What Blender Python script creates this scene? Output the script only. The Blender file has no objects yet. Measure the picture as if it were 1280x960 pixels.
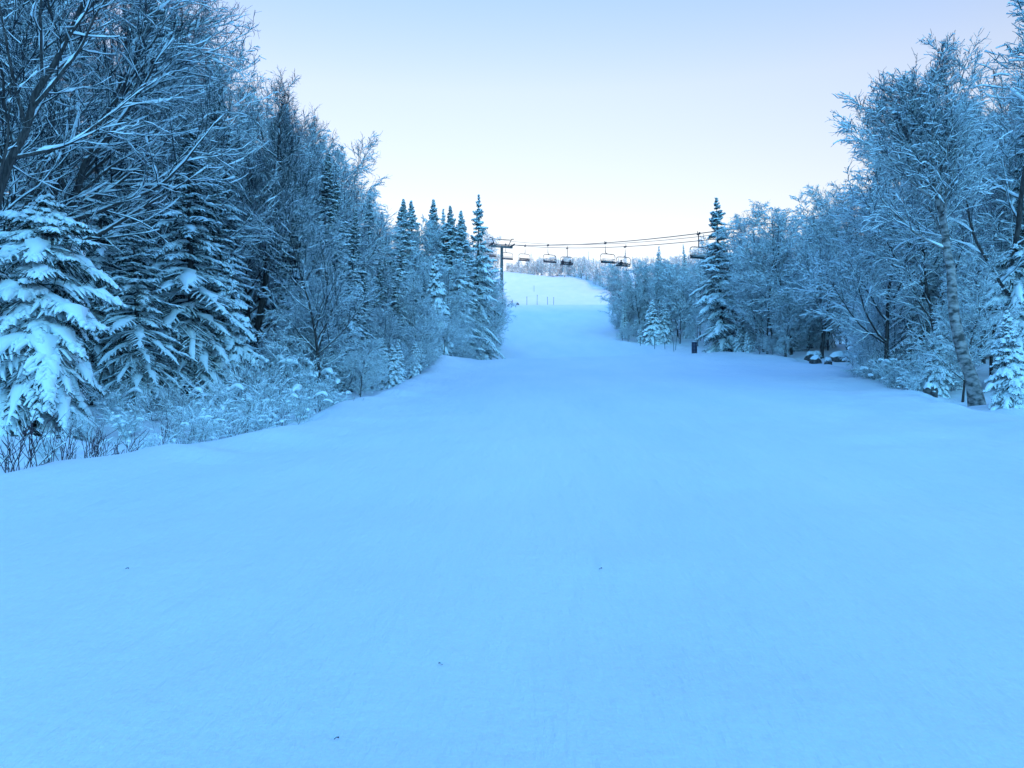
import bpy, math, random
import numpy as np

F = 1000.0           # focal length in pixels of the 1280 px wide frame
CX, HOR = 640.0, 520.0   # centre column, eye-level row
EYE = 1.6

scene = bpy.context.scene
COL = scene.collection
PI = math.pi

# ------------------------------------------------------------------ noise
def _hash(ix, iy, seed):
    h = (ix.astype(np.int64) * 374761393 + iy.astype(np.int64) * 668265263 + seed * 1274126177) & 0x7fffffff
    h = ((h ^ (h >> 13)) * 1274126177) & 0x7fffffff
    h = (h ^ (h >> 16)) & 0xffff
    return h / 65535.0

def vnoise(x, y, seed=0):
    x = np.asarray(x, float); y = np.asarray(y, float)
    ix = np.floor(x); iy = np.floor(y)
    fx = x - ix; fy = y - iy
    fx = fx * fx * (3 - 2 * fx); fy = fy * fy * (3 - 2 * fy)
    a = _hash(ix, iy, seed); b = _hash(ix + 1, iy, seed)
    c = _hash(ix, iy + 1, seed); d = _hash(ix + 1, iy + 1, seed)
    return (a * (1 - fx) + b * fx) * (1 - fy) + (c * (1 - fx) + d * fx) * fy - .5

# ------------------------------------------------------------------ terrain
def _interp_smooth(xs, ys):
    xs = np.array(xs, float); ys = np.array(ys, float)
    h = np.diff(xs); s = np.diff(ys) / h
    m = np.zeros(len(xs)); m[0] = s[0]; m[-1] = s[-1]
    for i in range(1, len(xs) - 1):
        m[i] = (s[i - 1] * h[i] + s[i] * h[i - 1]) / (h[i] + h[i - 1])
    def f(x):
        x = np.clip(np.asarray(x, float), xs[0], xs[-1])
        i = np.clip(np.searchsorted(xs, x) - 1, 0, len(xs) - 2)
        t = (x - xs[i]) / h[i]
        return ((2*t**3 - 3*t**2 + 1) * ys[i] + (t**3 - 2*t**2 + t) * h[i] * m[i]
                + (-2*t**3 + 3*t**2) * ys[i+1] + (t**3 - t**2) * h[i] * m[i+1])
    return f

_near = [(d, .07 * d + .00036 * d * d) for d in (0, 8, 16, 24, 32, 40, 48, 56, 63)]
_prof = [(-900, 60), (-560, 84), (-420, 91.5), (-300, 62), (-160, -4), (-60, -3.2), (-20, -1.3)] + _near + [  # negative y: unseen ridge added behind the camera, its peak set to shade the lower run
    (69, 6.55), (74, 6.93), (80, 7.05), (88, 7.15), (95, 7.85), (100, 8.85), (106, 10.35), (112, 11.8), (130, 15.7),
    (150, 20.1), (170, 24.5), (180, 26.65), (190, 28.1), (200, 29.4), (210, 31.5), (240, 38.6), (270, 46.4),
    (295, 53.0), (310, 55.6), (330, 57.5), (400, 60), (600, 66), (1500, 90)]
PROF = _interp_smooth([p[0] for p in _prof], [p[1] for p in _prof])
_xl = [(-1500, -9), (0, -7.0), (10, -6.5), (13, -5.8), (16, -5.1), (23, -5.2), (30, -4.9), (37, -4.7), (60, -4.9), (70, -4.8),
       (85, -3.6), (100, -2.7), (107, -1.4), (130, -1.0), (180, -1.2), (200, -1.6), (300, -4.5), (400, -6)]
_xr = [(-1500, 12), (0, 9.5), (17, 11.2), (28, 14.0), (40, 16.8), (50, 18.6), (60, 19.6), (70, 18.6), (76, 21), (85, 24),
       (100, 25), (108, 23.5), (112, 16.5), (120, 16.6), (130, 17.0), (150, 19.2), (170, 22), (182, 24.5), (200, 26.5), (220, 28.5), (250, 28.5),
       (272, 26.5), (290, 23), (300, 19), (310, 10), (320, -3), (1500, -8)]
XL = _interp_smooth([p[0] for p in _xl], [p[1] for p in _xl])
XR = _interp_smooth([p[0] for p in _xr], [p[1] for p in _xr])

def sst(a, b, x):
    t = np.clip((x - a) / (b - a), 0, 1)
    return t * t * (3 - 2 * t)

def gz(x, y):
    x = np.asarray(x, float); y = np.asarray(y, float)
    z = PROF(y)
    xl = XL(y) + vnoise(y * .23, y * 0, 11) * 1.0 ; xr = XR(y) + vnoise(y * .2, y * 0, 12) * 1.4
    w = np.exp(-((y - 72) / 30.0) ** 2)
    z = z + w * .028 * np.clip(x - 2, -8, 22)
    nf = sst(-40, -5, y)
    dl = np.maximum(xl - x, 0); dr = np.maximum(x - xr, 0)
    # woods rise gently away from the piste
    rl = sst(12, 40, y) * .11 + .03
    z = z + nf * rl * np.clip(dl - 2.5, 0, 40)
    rr = sst(12, 40, y) * .05 + .03
    z = z + nf * rr * np.clip(dr - 2.5, 0, 40)
    # groomed edge: small bank then a dip
    z = z + nf * .16 * np.exp(-((x - xl - .2) / .8) ** 2) - nf * .34 * sst(0.1, 1.2, dl) * (1 - sst(60, 100, y))
    z = z + nf * .10 * np.exp(-((x - xr + .2) / 1.1) ** 2) - nf * .22 * sst(0.1, 1.8, dr) * (1 - sst(50, 75, y))
    # mound on the left where the run bends
    z = z + .75 * np.exp(-((x + 5.2) / 1.7) ** 2 - ((y - 58) / 9.0) ** 2)
    # broad swells and small lumps
    z = z + vnoise(x / 9.0, y / 11.0, 1) * .16 * sst(2, 20, y) + vnoise(x / 3.4, y / 5.0, 2) * .05 + vnoise(x / 1.1 + y * .3, y / 2.6, 6) * .012
    z = z + np.exp(-((y - 305) / 35.0) ** 2) * .11 * np.clip(16 - x, 0, 24)
    off = np.clip(np.maximum(sst(0, 1.0, dl), sst(-.6, 1.2, dr)), 0, 1) * nf
    edge = (np.exp(-((x - xl) / 1.6) ** 2) + np.exp(-((x - xr) / 2.6) ** 2)) * nf
    lum = vnoise(x / .9, y / .9, 3) * .22 + vnoise(x / .38, y / .38, 4) * .07 + vnoise(x / 2.3, y / 2.3, 5) * .34
    z = z + lum * (off * .9 + edge * .28) * (1 - .6 * sst(100, 200, y))
    # wandering boot track beyond the right edge
    tx = xr + 1.6 + 1.1 * vnoise(y / 4.0, y * 0, 21)
    z = z - nf * .13 * np.exp(-((x - tx) / .35) ** 2) * (vnoise(x / .5, y / .5, 22) + .75) * sst(8, 14, y) * (1 - sst(60, 70, y))
    z = z + np.clip(np.abs(x) - 60, 0, 600) * .10 * nf
    return z

def gz1(x, y):
    return float(gz(np.array([x]), np.array([y]))[0])

def link(ob, parent=None):
    COL.objects.link(ob)
    if parent is not None:
        ob.parent = parent
    return ob

def tagt(o, label=None, cat=None, group=None, kind=None):
    if label: o['label'] = label
    if cat: o['category'] = cat
    if group: o['group'] = group
    if kind: o['kind'] = kind
    return o

def mesh_np(name, V, faces, mat, smooth=False):
    """faces: list of int arrays (M,3) or (M,4)"""
    me = bpy.data.meshes.new(name)
    V = np.asarray(V, np.float32)
    me.vertices.add(len(V)); me.vertices.foreach_set('co', V.ravel())
    faces = [f for f in faces if len(f)]
    nl = sum(f.size for f in faces); nf = sum(len(f) for f in faces)
    me.loops.add(nl); me.polygons.add(nf)
    me.loops.foreach_set('vertex_index', np.concatenate([f.ravel() for f in faces]).astype(np.int32))
    starts, o = [], 0
    for f in faces:
        starts.append(o + np.arange(len(f)) * f.shape[1]); o += f.size
    me.polygons.foreach_set('loop_start', np.concatenate(starts).astype(np.int32))
    me.update(calc_edges=True)
    if smooth:
        me.polygons.foreach_set('use_smooth', np.ones(nf, bool))
    me.materials.append(mat)
    return me

# ------------------------------------------------------------------ materials
def mat(name):
    m = bpy.data.materials.new(name); m.use_nodes = True
    nt = m.node_tree
    return m, nt, nt.nodes['Principled BSDF']

def simple(name, col, rough=.6, metal=0.0, var=.25, scale=6.0):
    m, nt, b = mat(name)
    n = nt.nodes.new('ShaderNodeTexNoise'); n.inputs['Scale'].default_value = scale; n.inputs['Detail'].default_value = 4
    tc = nt.nodes.new('ShaderNodeTexCoord'); nt.links.new(tc.outputs['Object'], n.inputs['Vector'])
    r = nt.nodes.new('ShaderNodeValToRGB')
    r.color_ramp.elements[0].position = .3; r.color_ramp.elements[1].position = .7
    r.color_ramp.elements[0].color = tuple(c * (1 - var) for c in col) + (1,)
    r.color_ramp.elements[1].color = tuple(min(1, c * (1 + var)) for c in col) + (1,)
    nt.links.new(n.outputs['Fac'], r.inputs['Fac']); nt.links.new(r.outputs['Color'], b.inputs['Base Color'])
    b.inputs['Roughness'].default_value = rough; b.inputs['Metallic'].default_value = metal
    return m

def snowy(name, dark, snow, lo, hi, nscale=20.0, nmix=.35, rough=.8, stretch=None, dark2=None, speck=0.0):
    """bark or needles that carry snow on whatever faces up"""
    m, nt, b = mat(name); N = nt.nodes.new; L = nt.links.new
    geo = N('ShaderNodeNewGeometry'); sep = N('ShaderNodeSeparateXYZ'); L(geo.outputs['Normal'], sep.inputs[0])
    tc = N('ShaderNodeTexCoord')
    n = N('ShaderNodeTexNoise'); n.inputs['Scale'].default_value = nscale; n.inputs['Detail'].default_value = 3
    L(tc.outputs['Object'], n.inputs['Vector'])
    ma = N('ShaderNodeMath'); ma.operation = 'MULTIPLY_ADD'
    L(n.outputs['Fac'], ma.inputs[0]); ma.inputs[1].default_value = nmix * 2
    sub = N('ShaderNodeMath'); sub.operation = 'SUBTRACT'; L(sep.outputs['Z'], sub.inputs[0]); sub.inputs[1].default_value = nmix
    L(sub.outputs[0], ma.inputs[2])
    mr = N('ShaderNodeMapRange'); mr.inputs['From Min'].default_value = lo; mr.inputs['From Max'].default_value = hi
    L(ma.outputs[0], mr.inputs['Value'])
    n2 = N('ShaderNodeTexNoise'); n2.inputs['Scale'].default_value = 9; n2.inputs['Detail'].default_value = 5
    mp = N('ShaderNodeMapping'); L(tc.outputs['Object'], mp.inputs['Vector']); mp.inputs['Scale'].default_value = stretch or (1, 1, 1)
    L(mp.outputs[0], n2.inputs['Vector'])
    cr = N('ShaderNodeValToRGB'); cr.color_ramp.elements[0].position = .38; cr.color_ramp.elements[1].position = .62
    cr.color_ramp.elements[0].color = tuple(dark) + (1,)
    cr.color_ramp.elements[1].color = tuple(dark2 or [c * 1.8 for c in dark]) + (1,)
    L(n2.outputs['Fac'], cr.inputs['Fac'])
    mx = N('ShaderNodeMix'); mx.data_type = 'RGBA'
    L(mr.outputs[0], mx.inputs['Factor']); L(cr.outputs['Color'], mx.inputs['A']); mx.inputs['B'].default_value = tuple(snow) + (1,)
    L(mx.outputs['Result'], b.inputs['Base Color'])
    b.inputs['Roughness'].default_value = rough
    b.inputs['Specular IOR Level'].default_value = .2
    return m

SNOWC = (.78, .92, .93)
def snow_ground_mat():
    m, nt, b = mat('groomed_snow'); N = nt.nodes.new; L = nt.links.new
    tc = N('ShaderNodeTexCoord')
    b.inputs['Roughness'].default_value = .75
    b.inputs['Specular IOR Level'].default_value = .25
    n0 = N('ShaderNodeTexNoise'); n0.inputs['Scale'].default_value = .35; n0.inputs['Detail'].default_value = 5
    mp0 = N('ShaderNodeMapping'); mp0.inputs['Scale'].default_value = (1.0, .22, 1); mp0.inputs['Rotation'].default_value = (0, 0, -.35)
    L(tc.outputs['Object'], mp0.inputs['Vector']); L(mp0.outputs[0], n0.inputs['Vector'])
    cr = N('ShaderNodeValToRGB'); cr.color_ramp.elements[0].position = .3; cr.color_ramp.elements[1].position = .7
    cr.color_ramp.elements[0].color = (.80, .85, .90, 1); cr.color_ramp.elements[1].color = (.90, .91, .93, 1)
    L(n0.outputs['Fac'], cr.inputs['Fac'])
    # fine crystals
    n3 = N('ShaderNodeTexNoise'); n3.inputs['Scale'].default_value = 55; n3.inputs['Detail'].default_value = 2
    L(tc.outputs['Object'], n3.inputs['Vector'])
    mx = N('ShaderNodeMix'); mx.data_type = 'RGBA'; mx.blend_type = 'MULTIPLY'; mx.inputs['Factor'].default_value = .12
    L(cr.outputs['Color'], mx.inputs['A']); L(n3.outputs['Color'], mx.inputs['B'])
    L(mx.outputs['Result'], b.inputs['Base Color'])
    # bump: ski scrapes running down the run, grain
    mp = N('ShaderNodeMapping'); mp.inputs['Scale'].default_value = (2.2, .45, 1); mp.inputs['Rotation'].default_value = (0, 0, -1.05)
    L(tc.outputs['Object'], mp.inputs['Vector'])
    n1 = N('ShaderNodeTexNoise'); n1.inputs['Scale'].default_value = 1.0; n1.inputs['Detail'].default_value = 7; n1.inputs['Roughness'].default_value = .62
    L(mp.outputs[0], n1.inputs['Vector'])
    mpb = N('ShaderNodeMapping'); mpb.inputs['Scale'].default_value = (.6, .9, 1); mpb.inputs['Rotation'].default_value = (0, 0, .4)
    L(tc.outputs['Object'], mpb.inputs['Vector'])
    n2 = N('ShaderNodeTexNoise'); n2.inputs['Scale'].default_value = 7.0; n2.inputs['Detail'].default_value = 8; n2.inputs['Roughness'].default_value = .7
    L(mpb.outputs[0], n2.inputs['Vector'])
    b1 = N('ShaderNodeBump'); b1.inputs['Strength'].default_value = .8; b1.inputs['Distance'].default_value = .11
    b2 = N('ShaderNodeBump'); b2.inputs['Strength'].default_value = .5; b2.inputs['Distance'].default_value = .035
    L(n1.outputs['Fac'], b1.inputs['Height']); L(n2.outputs['Fac'], b2.inputs['Height'])
    L(b1.outputs[0], b2.inputs['Normal']); L(b2.outputs[0], b.inputs['Normal'])
    return m

M = {}
M['ground'] = snow_ground_mat()
M['snow'] = snowy('tree_snow', (.78, .90, .91), (.84, .94, .95), -.2, .6, 14, .2, .7, dark2=(.82, .93, .94))
M['bark'] = snowy('grey_bark', (.030, .030, .030), SNOWC, .30, .62, 9, .35, .9, (3, 3, .5), (.085, .08, .075))
M['birch'] = snowy('birch_bark', (.07, .07, .065), SNOWC, .60, .9, 9, .3, .8, (.45, .45, .8), (.36, .35, .33))
M['twig'] = snowy('dark_twigs', (.016, .02, .024), SNOWC, .35, .7, 16, .45, .9)
M['frost'] = snowy('frosted_twigs', (.05, .07, .075), SNOWC, -.35, .12, 14, .5, .9)
M['frost2'] = snowy('half_frosted_twigs', (.025, .035, .042), SNOWC, -.05, .35, 14, .5, .9)
M['needle'] = snowy('spruce_needles', (.010, .022, .016), SNOWC, .42, .85, 7, .5, .8, dark2=(.022, .045, .030))
M['needlef'] = snowy('frosted_needles', (.014, .032, .026), SNOWC, .10, .70, 5, .5, .8, dark2=(.03, .06, .045))
M['osier'] = snowy('red_osier_stems', (.045, .034, .045), SNOWC, .75, .98, 20, .25, .8)
M['steel'] = simple('painted_steel', (.05, .11, .12), .45, .3, .2, 2)
M['dsteel'] = simple('dark_steel', (.025, .035, .045), .5, .5, .3, 4)
M['rope'] = simple('steel_rope', (.04, .05, .06), .5, .6, .1, 4)
M['rubber'] = simple('black_rubber', (.012, .013, .016), .7, 0, .3, 8)
M['cushion'] = simple('seat_cushion', (.012, .016, .022), .7, 0, .3, 8)
M['pole'] = simple('grey_green_pole', (.04, .08, .09), .6, 0, .3, 9)
M['barrel'] = simple('navy_barrel_plastic', (.012, .022, .055), .4, 0, .3, 5)
M['rock'] = snowy('grey_rock', (.04, .04, .042), SNOWC, .55, .8, 4, .3, .9, dark2=(.13, .125, .12))
M['jacket1'] = simple('dark_jacket', (.015, .02, .04), .8)
M['jacket2'] = simple('black_jacket', (.01, .01, .012), .8)
M['skin'] = simple('skin', (.45, .30, .24), .6, 0, .05)
M['helmet'] = simple('black_helmet', (.01, .012, .015), .3)
M['redpad'] = simple('faded_red_padding', (.22, .07, .07), .7)

# ------------------------------------------------------------------ ground mesh
def axis(a, b, fine, lo, hi, growth=1.09):
    c = list(np.arange(a, b + fine * .5, fine))
    s, x = fine, c[-1]
    while x < hi: s *= growth; x += s; c.append(x)
    s, x = fine, c[0]
    while x > lo: s *= growth; x -= s; c.insert(0, x)
    return np.array(c)
ya = np.concatenate([axis(0.0, 78, .26, -1400, 79, 1.10)[:-1]])
yb = np.arange(ya[-1] + .5, 125, .55); yc = np.arange(yb[-1] + 1, 330, 1.3)
s, yy, yd = 1.6, yc[-1] + 1.5, []
while yy < 1500: yd.append(yy); s *= 1.12; yy += s
ys = np.concatenate([ya, yb, yc, yd])
xs = axis(-14, 26, .26, -900, 900, 1.10)
GX, GY = np.meshgrid(xs, ys)
GZ = gz(GX, GY)
V = np.stack([GX, GY, GZ], -1).reshape(-1, 3)
nx, ny = len(xs), len(ys)
ii = (np.arange(ny - 1)[:, None] * nx + np.arange(nx - 1)[None, :]).ravel()
Q = np.stack([ii, ii + 1, ii + nx + 1, ii + nx], 1)
g = link(bpy.data.objects.new('snow_ground', mesh_np('snow_ground', V, [Q], M['ground'], True)))
tagt(g, kind='structure')

# ------------------------------------------------------------------ tube builder
class Geo:
    def __init__(s): s.V = []; s.F = []; s.n = 0
    def tubes(s, P, R, sides, flat=1.0, lift=None):
        """P (N,K,3), R (N,K): N polylines swept into tubes; flat squashes the vertical radius"""
        N, K, _ = P.shape
        if N == 0: return
        T = np.gradient(P, axis=1); T /= np.linalg.norm(T, axis=2, keepdims=True) + 1e-9
        vert = np.abs(T[:, :, 2]).mean(1) > .9
        ref = np.where(vert[:, None], np.array([1., 0, 0]), np.array([0, 0, 1.]))[:, None, :]
        n1 = np.cross(T, np.broadcast_to(ref, T.shape)); n1 /= np.linalg.norm(n1, axis=2, keepdims=True) + 1e-9
        n2 = np.cross(n1, T)
        a = np.arange(sides) * 2 * PI / sides + PI / 2
        if lift is not None: P = P + lift
        Rv = R * flat
        v = (P[:, :, None, :] + R[:, :, None, None] * np.cos(a)[None, None, :, None] * n1[:, :, None, :]
             + Rv[:, :, None, None] * np.sin(a)[None, None, :, None] * n2[:, :, None, :])
        base = s.n + (np.arange(N)[:, None, None] * K + np.arange(K - 1)[None, :, None]) * sides
        j = np.arange(sides)[None, None, :]; j2 = (j + 1) % sides
        q = np.stack([base + j, base + j2, base + sides + j2, base + sides + j], -1).reshape(-1, 4)
        s.V.append(v.reshape(-1, 3)); s.F.append(q); s.n += N * K * sides
    def mesh(s, name, m, smooth=False):
        return mesh_np(name, np.concatenate(s.V), s.F, m, smooth)
    def count(s): return sum(len(f) for f in s.F)

def grow(rng, S, D, L, R0, R1, K, wob, up):
    N = len(S); P = np.zeros((N, K + 1, 3)); P[:, 0] = S; d = D.copy()
    upv = np.zeros((N, 3)); upv[:, 2] = up
    for k in range(K):
        d = d + wob * rng.normal(size=(N, 3)) + upv
        d /= np.linalg.norm(d, axis=1, keepdims=True) + 1e-9
        P[:, k + 1] = P[:, k] + d * (L / K)[:, None]
    t = np.linspace(0, 1, K + 1)[None, :]
    R = R0[:, None] * (1 - t) + R1[:, None] * t
    return P, R

def spawn(rng, P, R, L, n, t0, t1, a0, a1, jitter=1.0, tip=None):
    """n children on every polyline; returns start, direction, t, parent radius, parent length"""
    N, K1, _ = P.shape; K = K1 - 1
    t = t0 + (t1 - t0) * (np.arange(n)[None, :] + rng.uniform(0, 1, (N, n)) * jitter) / n
    f = np.clip(t * K, 0, K - 1e-4); i = f.astype(int); fr = (f - i)[..., None]
    r = np.arange(N)[:, None]
    A, B = P[r, i], P[r, i + 1]
    S = A * (1 - fr) + B * fr; T = B - A; T /= np.linalg.norm(T, axis=2, keepdims=True) + 1e-9
    Rp = R[r, i] * (1 - fr[..., 0]) + R[r, i + 1] * fr[..., 0]
    rnd = rng.normal(size=T.shape)
    pr = rnd - (rnd * T).sum(2, keepdims=True) * T; pr /= np.linalg.norm(pr, axis=2, keepdims=True) + 1e-9
    a = np.radians(rng.uniform(a0, a1, (N, n)))[..., None]
    D = T * np.cos(a) + pr * np.sin(a)
    return S.reshape(-1, 3), D.reshape(-1, 3), t.ravel(), Rp.ravel(), np.repeat(L, n)

def snow_on(geo, rng, P, R, add, mul, sides, keep=.85, flat=.8, bumps=.35):
    """snow ridge lying on branches; vanishes where they run upright"""
    N, K, _ = P.shape
    sel = rng.uniform(size=N) < keep
    P = P[sel]; R = R[sel]
    if len(P) == 0: return
    T = np.gradient(P, axis=1); T /= np.linalg.norm(T, axis=2, keepdims=True) + 1e-9
    hor = np.sqrt(np.clip(1 - T[:, :, 2] ** 2, 0, 1))
    hor = np.clip((hor - .35) / .5, 0, 1)
    rs = (R * mul + add) * hor * (1 + bumps * 1.4 * rng.normal(size=R.shape)).clip(.15, 2.2) * (rng.uniform(size=R.shape) > .10) + .0015
    lift = np.zeros_like(P); lift[:, :, 2] = R * .75 + rs * flat * .55
    geo.tubes(P, rs, sides, flat, lift)

# ------------------------------------------------------------------ broadleaf trees
def broadleaf(seed, H=12.0, trunk=None, limbs=15, frost=0, spread=.36, sub=9, fine=7, twg=5, t0=.22, tw=.0075, droop=.0,
              bark='bark', r0=.088, lean=(0, 0), lim_up=.10, snowadd=.014, limb_dir=None, a_lo=38, a_hi=62, twig_mat=None):
    rng = np.random.default_rng(seed)
    tr = Geo(); br = Geo(); sn = Geo()
    if trunk is None:
        P, R = grow(rng, np.zeros((1, 3)), np.array([[lean[0], lean[1], 1.0]]), np.array([H * .93]), np.array([r0]), np.array([.022]), 14, .05, .03)
    else:
        tp = np.array(trunk, float); K = 15
        seg = np.r_[0, np.cumsum(np.linalg.norm(np.diff(tp, axis=0), axis=1))]
        u = np.linspace(0, seg[-1], K)
        P = np.stack([np.interp(u, seg, tp[:, k]) for k in range(3)], -1)[None]
        P[:, 1:] += rng.normal(size=(1, K - 1, 3)) * .035
        R = (r0 * (1 - np.linspace(0, 1, K)) ** .9 + .022)[None]
        H = max(tp[-1, 2], 1)
    R = R.copy(); R[:, 0] *= 1.35; P[:, 0, 2] -= .35
    tr.tubes(P, R, 9)
    snow_on(sn, rng, P, R, .0, .5, 5, 1, .5)
    S, D, t, Rp, Lp = spawn(rng, P, R, np.array([H]), limbs, t0, .98, a_lo, a_hi)
    if limb_dir is not None:
        D = D + np.array(limb_dir)[None]; D /= np.linalg.norm(D, axis=1, keepdims=True)
    D[:, 2] = np.abs(D[:, 2])
    sh = np.sin(np.clip(.30 + .75 * (1 - t), 0, 1) * PI / 2)
    L = H * spread * sh * rng.uniform(.7, 1.15, len(t)) + .35
    P1, R1 = grow(rng, S, D, L, np.minimum(Rp * .62, .011 * L + .012), np.full(len(L), .009), 15, .07, lim_up * .6)
    tr.tubes(P1, R1, 6)
    snow_on(sn, rng, P1, R1, snowadd, .45, 5, .95)
    S, D, t, Rp, Lp = spawn(rng, P1, R1, L, sub, .12, 1.0, 26, 52)
    L2 = Lp * (.52 - .3 * t) * rng.uniform(.6, 1.2, len(t)) + .15
    P2, R2 = grow(rng, S, D, L2, np.minimum(Rp * .7, .018), np.full(len(L2), .006), 6, .11, lim_up * .6 - droop * .5)
    br.tubes(P2, R2, 4)
    snow_on(sn, rng, P2, R2, snowadd * .75, .7, 4, .85)
    S, D, t, Rp, Lp = spawn(rng, P2, R2, L2, fine, .12, 1.0, 24, 50)
    L3 = np.clip(Lp * .5, .25, .9) * rng.uniform(.5, 1.25, len(t))
    P3, R3 = grow(rng, S, D, L3, np.full(len(L3), tw), np.full(len(L3), tw * .7), 4, .13, .03 - droop)
    br.tubes(P3, R3, 3)
    if not frost:
        snow_on(sn, rng, P3, R3, snowadd * .5, .4, 3, .55)
    else:
        snow_on(sn, rng, P3, R3, snowadd * .62, .5, 3, .55)
    S, D, t, Rp, Lp = spawn(rng, P3, R3, L3, twg, .15, 1.0, 25, 55)
    L4 = np.clip(Lp * .55, .12, .40) * rng.uniform(.6, 1.2, len(t))
    P4, R4 = grow(rng, S, D, L4, np.full(len(L4), tw * .85), np.full(len(L4), tw * .5), 2, .16, .02 - droop)
    br.tubes(P4, R4, 3)
    if frost:
        snow_on(sn, rng, P4, R4, .012 * frost, .4, 3, .45, 1.0, .6)
    tm = twig_mat or ('frost' if frost >= 1 else ('frost2' if frost else 'twig'))
    k = 'frosted' if frost else 'bare'
    return [('trunk', tr.mesh('trunk_' + k, M[bark], True)), ('branches', br.mesh('branches_' + k, M[tm])), ('snow', sn.mesh('snow_' + k, M['snow'], True))]

# ------------------------------------------------------------------ spruces
def spruce(seed, H=12.0, wid=.19, load=1.0, boughs=6, step=.30, lat=22, sub=5, base=.9, needle='needle', power=.85, ragged=.15, gap=.0, droopk=1.0):
    rng = np.random.default_rng(seed)
    tr = Geo(); br = Geo(); sn = Geo()
    P, R = grow(rng, np.zeros((1, 3)), np.array([[0, 0, 1.0]]), np.array([H]), np.array([H * .0125 + .02]), np.array([.012]), 12, .012, .02)
    P[:, 0, 2] -= .35
    tr.tubes(P, R, 8)
    zs = [base]
    while zs[-1] < H - .06: zs.append(zs[-1] + step * (1.0 if zs[-1] < H * .7 else max(.4, (1.02 - zs[-1] / H) / .32)))
    zs = np.array(zs)
    zz, az = [], []
    for i, z in enumerate(zs):
        nb = boughs if z < H * .8 else max(3, boughs - 1)
        for j in range(nb):
            if rng.uniform() < gap: continue
            zz.append(z + rng.uniform(-.8, .8) * step); az.append(i * 2.4 + j * 2 * PI / nb + rng.normal() * .25)
    zz = np.clip(np.array(zz), base * .8, H - .04); az = np.array(az); N = len(zz)
    t = zz / H
    prof = np.minimum((1 - t) ** power, (1 - t) * (1.12 if power > .6 else 2.4)) * (1 - .35 * np.exp(-(t / .09)))
    L = H * wid * prof * rng.uniform(1 - 2.2 * ragged, 1 + ragged, N) * 1.0 + .05
    K = 7; u = np.linspace(0, 1, K + 1)
    a0 = (.55 * t ** 1.6 - .10) + rng.normal(size=N) * .07
    dr = (.55 - .35 * t) * droopk * (.7 + .3 * load) + rng.normal(size=N) * .12
    r = u[None] * L[:, None]
    zc = zz[:, None] + r * a0[:, None] - dr[:, None] * L[:, None] * u[None] ** 2 + .12 * L[:, None] * u[None] ** 4
    cx = np.interp(zz, P[0, :, 2], P[0, :, 0]); cy = np.interp(zz, P[0, :, 2], P[0, :, 1])
    rr = r * np.cos(np.arctan(np.abs(a0 - dr)))[:, None]
    B = np.stack([cx[:, None] + rr * np.cos(az)[:, None], cy[:, None] + rr * np.sin(az)[:, None], zc], -1)
    B[:, 1:-1] += rng.normal(size=(N, K - 1, 3)) * .02
    Rb = np.clip(.012 * L, .008, .05)[:, None] * (1 - u[None] * .8) + .004
    br.tubes(B, Rb, 4)
    # laterals lie in the plane of the bough
    tt = .10 + .90 * (np.arange(lat)[None] + rng.uniform(0, 1, (N, lat))) / lat
    f = np.clip(tt * K, 0, K - 1e-4); i = f.astype(int); fr = (f - i)[..., None]; row = np.arange(N)[:, None]
    A, C = B[row, i], B[row, i + 1]
    S = (A * (1 - fr) + C * fr); T = C - A; T /= np.linalg.norm(T, axis=2, keepdims=True) + 1e-9
    side = np.stack([-np.sin(az), np.cos(az), 0 * az], -1)[:, None, :] * np.where(np.arange(lat) % 2, 1, -1)[None, :, None]
    ang = np.radians(rng.uniform(38, 62, (N, lat)))[..., None]
    D = T * np.cos(ang) + side * np.sin(ang); D[..., 2] += rng.normal(size=(N, lat)) * .10
    Ll = (L[:, None] * .46 * (1.05 - tt) * rng.uniform(.65, 1.2, (N, lat)) + .09 * np.clip(L[:, None] / .5, .25, 1))
    S, D, Ll = S.reshape(-1, 3), D.reshape(-1, 3), Ll.ravel()
    wn = .032 * np.repeat(np.clip(L / .6, .3, 1), lat)
    Pl, Rl = grow(rng, S, D, Ll, wn, wn * .35, 3, .06, -.13 * load)
    br.tubes(Pl, Rl, 3, .75)
    if sub:
        S, D, t4, Rp, Lp = spawn(rng, Pl, Rl, Ll, sub, .1, 1.0, 40, 70)
        D[:, 2] = D[:, 2] * .45 - .12
        Ls = np.clip(Lp * .38, .03, .22) * rng.uniform(.6, 1.2, len(Lp))
        Ps, Rs = grow(rng, S, D, Ls, np.full(len(Ls), .017), np.full(len(Ls), .006), 1, .1, -.05)
        br.tubes(Ps, Rs, 3)
    # snow: a pad on the bough and fingers on the laterals
    nr = lambda sh: (1 + (.35 if load < 1.5 else .6) * rng.normal(size=sh)).clip(.15, 2.1)
    has = rng.uniform(size=N) < .93
    env = np.sin(np.clip(u[None] * .93 + .07, 0, 1) * PI) ** .6 * .9 + .12
    rb = (.020 + .050 * min(load, 1.3) + .012 * load) * env * np.clip(L, .12, 1.6)[:, None] * nr((N, K + 1))
    lift = np.zeros_like(B); lift[..., 2] = .02 + rb * .35
    sn.tubes(B[has], rb[has], 6, .55, lift[has])
    q = (rng.uniform(size=len(Pl)) < .62 + .22 * load)
    Kl = Pl.shape[1]
    el = np.array([.75, 1.0, .85, .30])[None]
    # clumps: snow amount varies from bough to bough
    bl = np.repeat(rng.uniform(.45, 1.45, N), lat)[:, None]
    rl = (.017 + .021 * load) * el * nr((len(Pl), Kl)) * bl * np.repeat(np.clip(.45 + L * .9, 0, 1), lat)[:, None]
    lift = np.zeros_like(Pl); lift[..., 2] = .018 + rl * .5
    sn.tubes(Pl[q], rl[q], 4, .75, lift[q])
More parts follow.
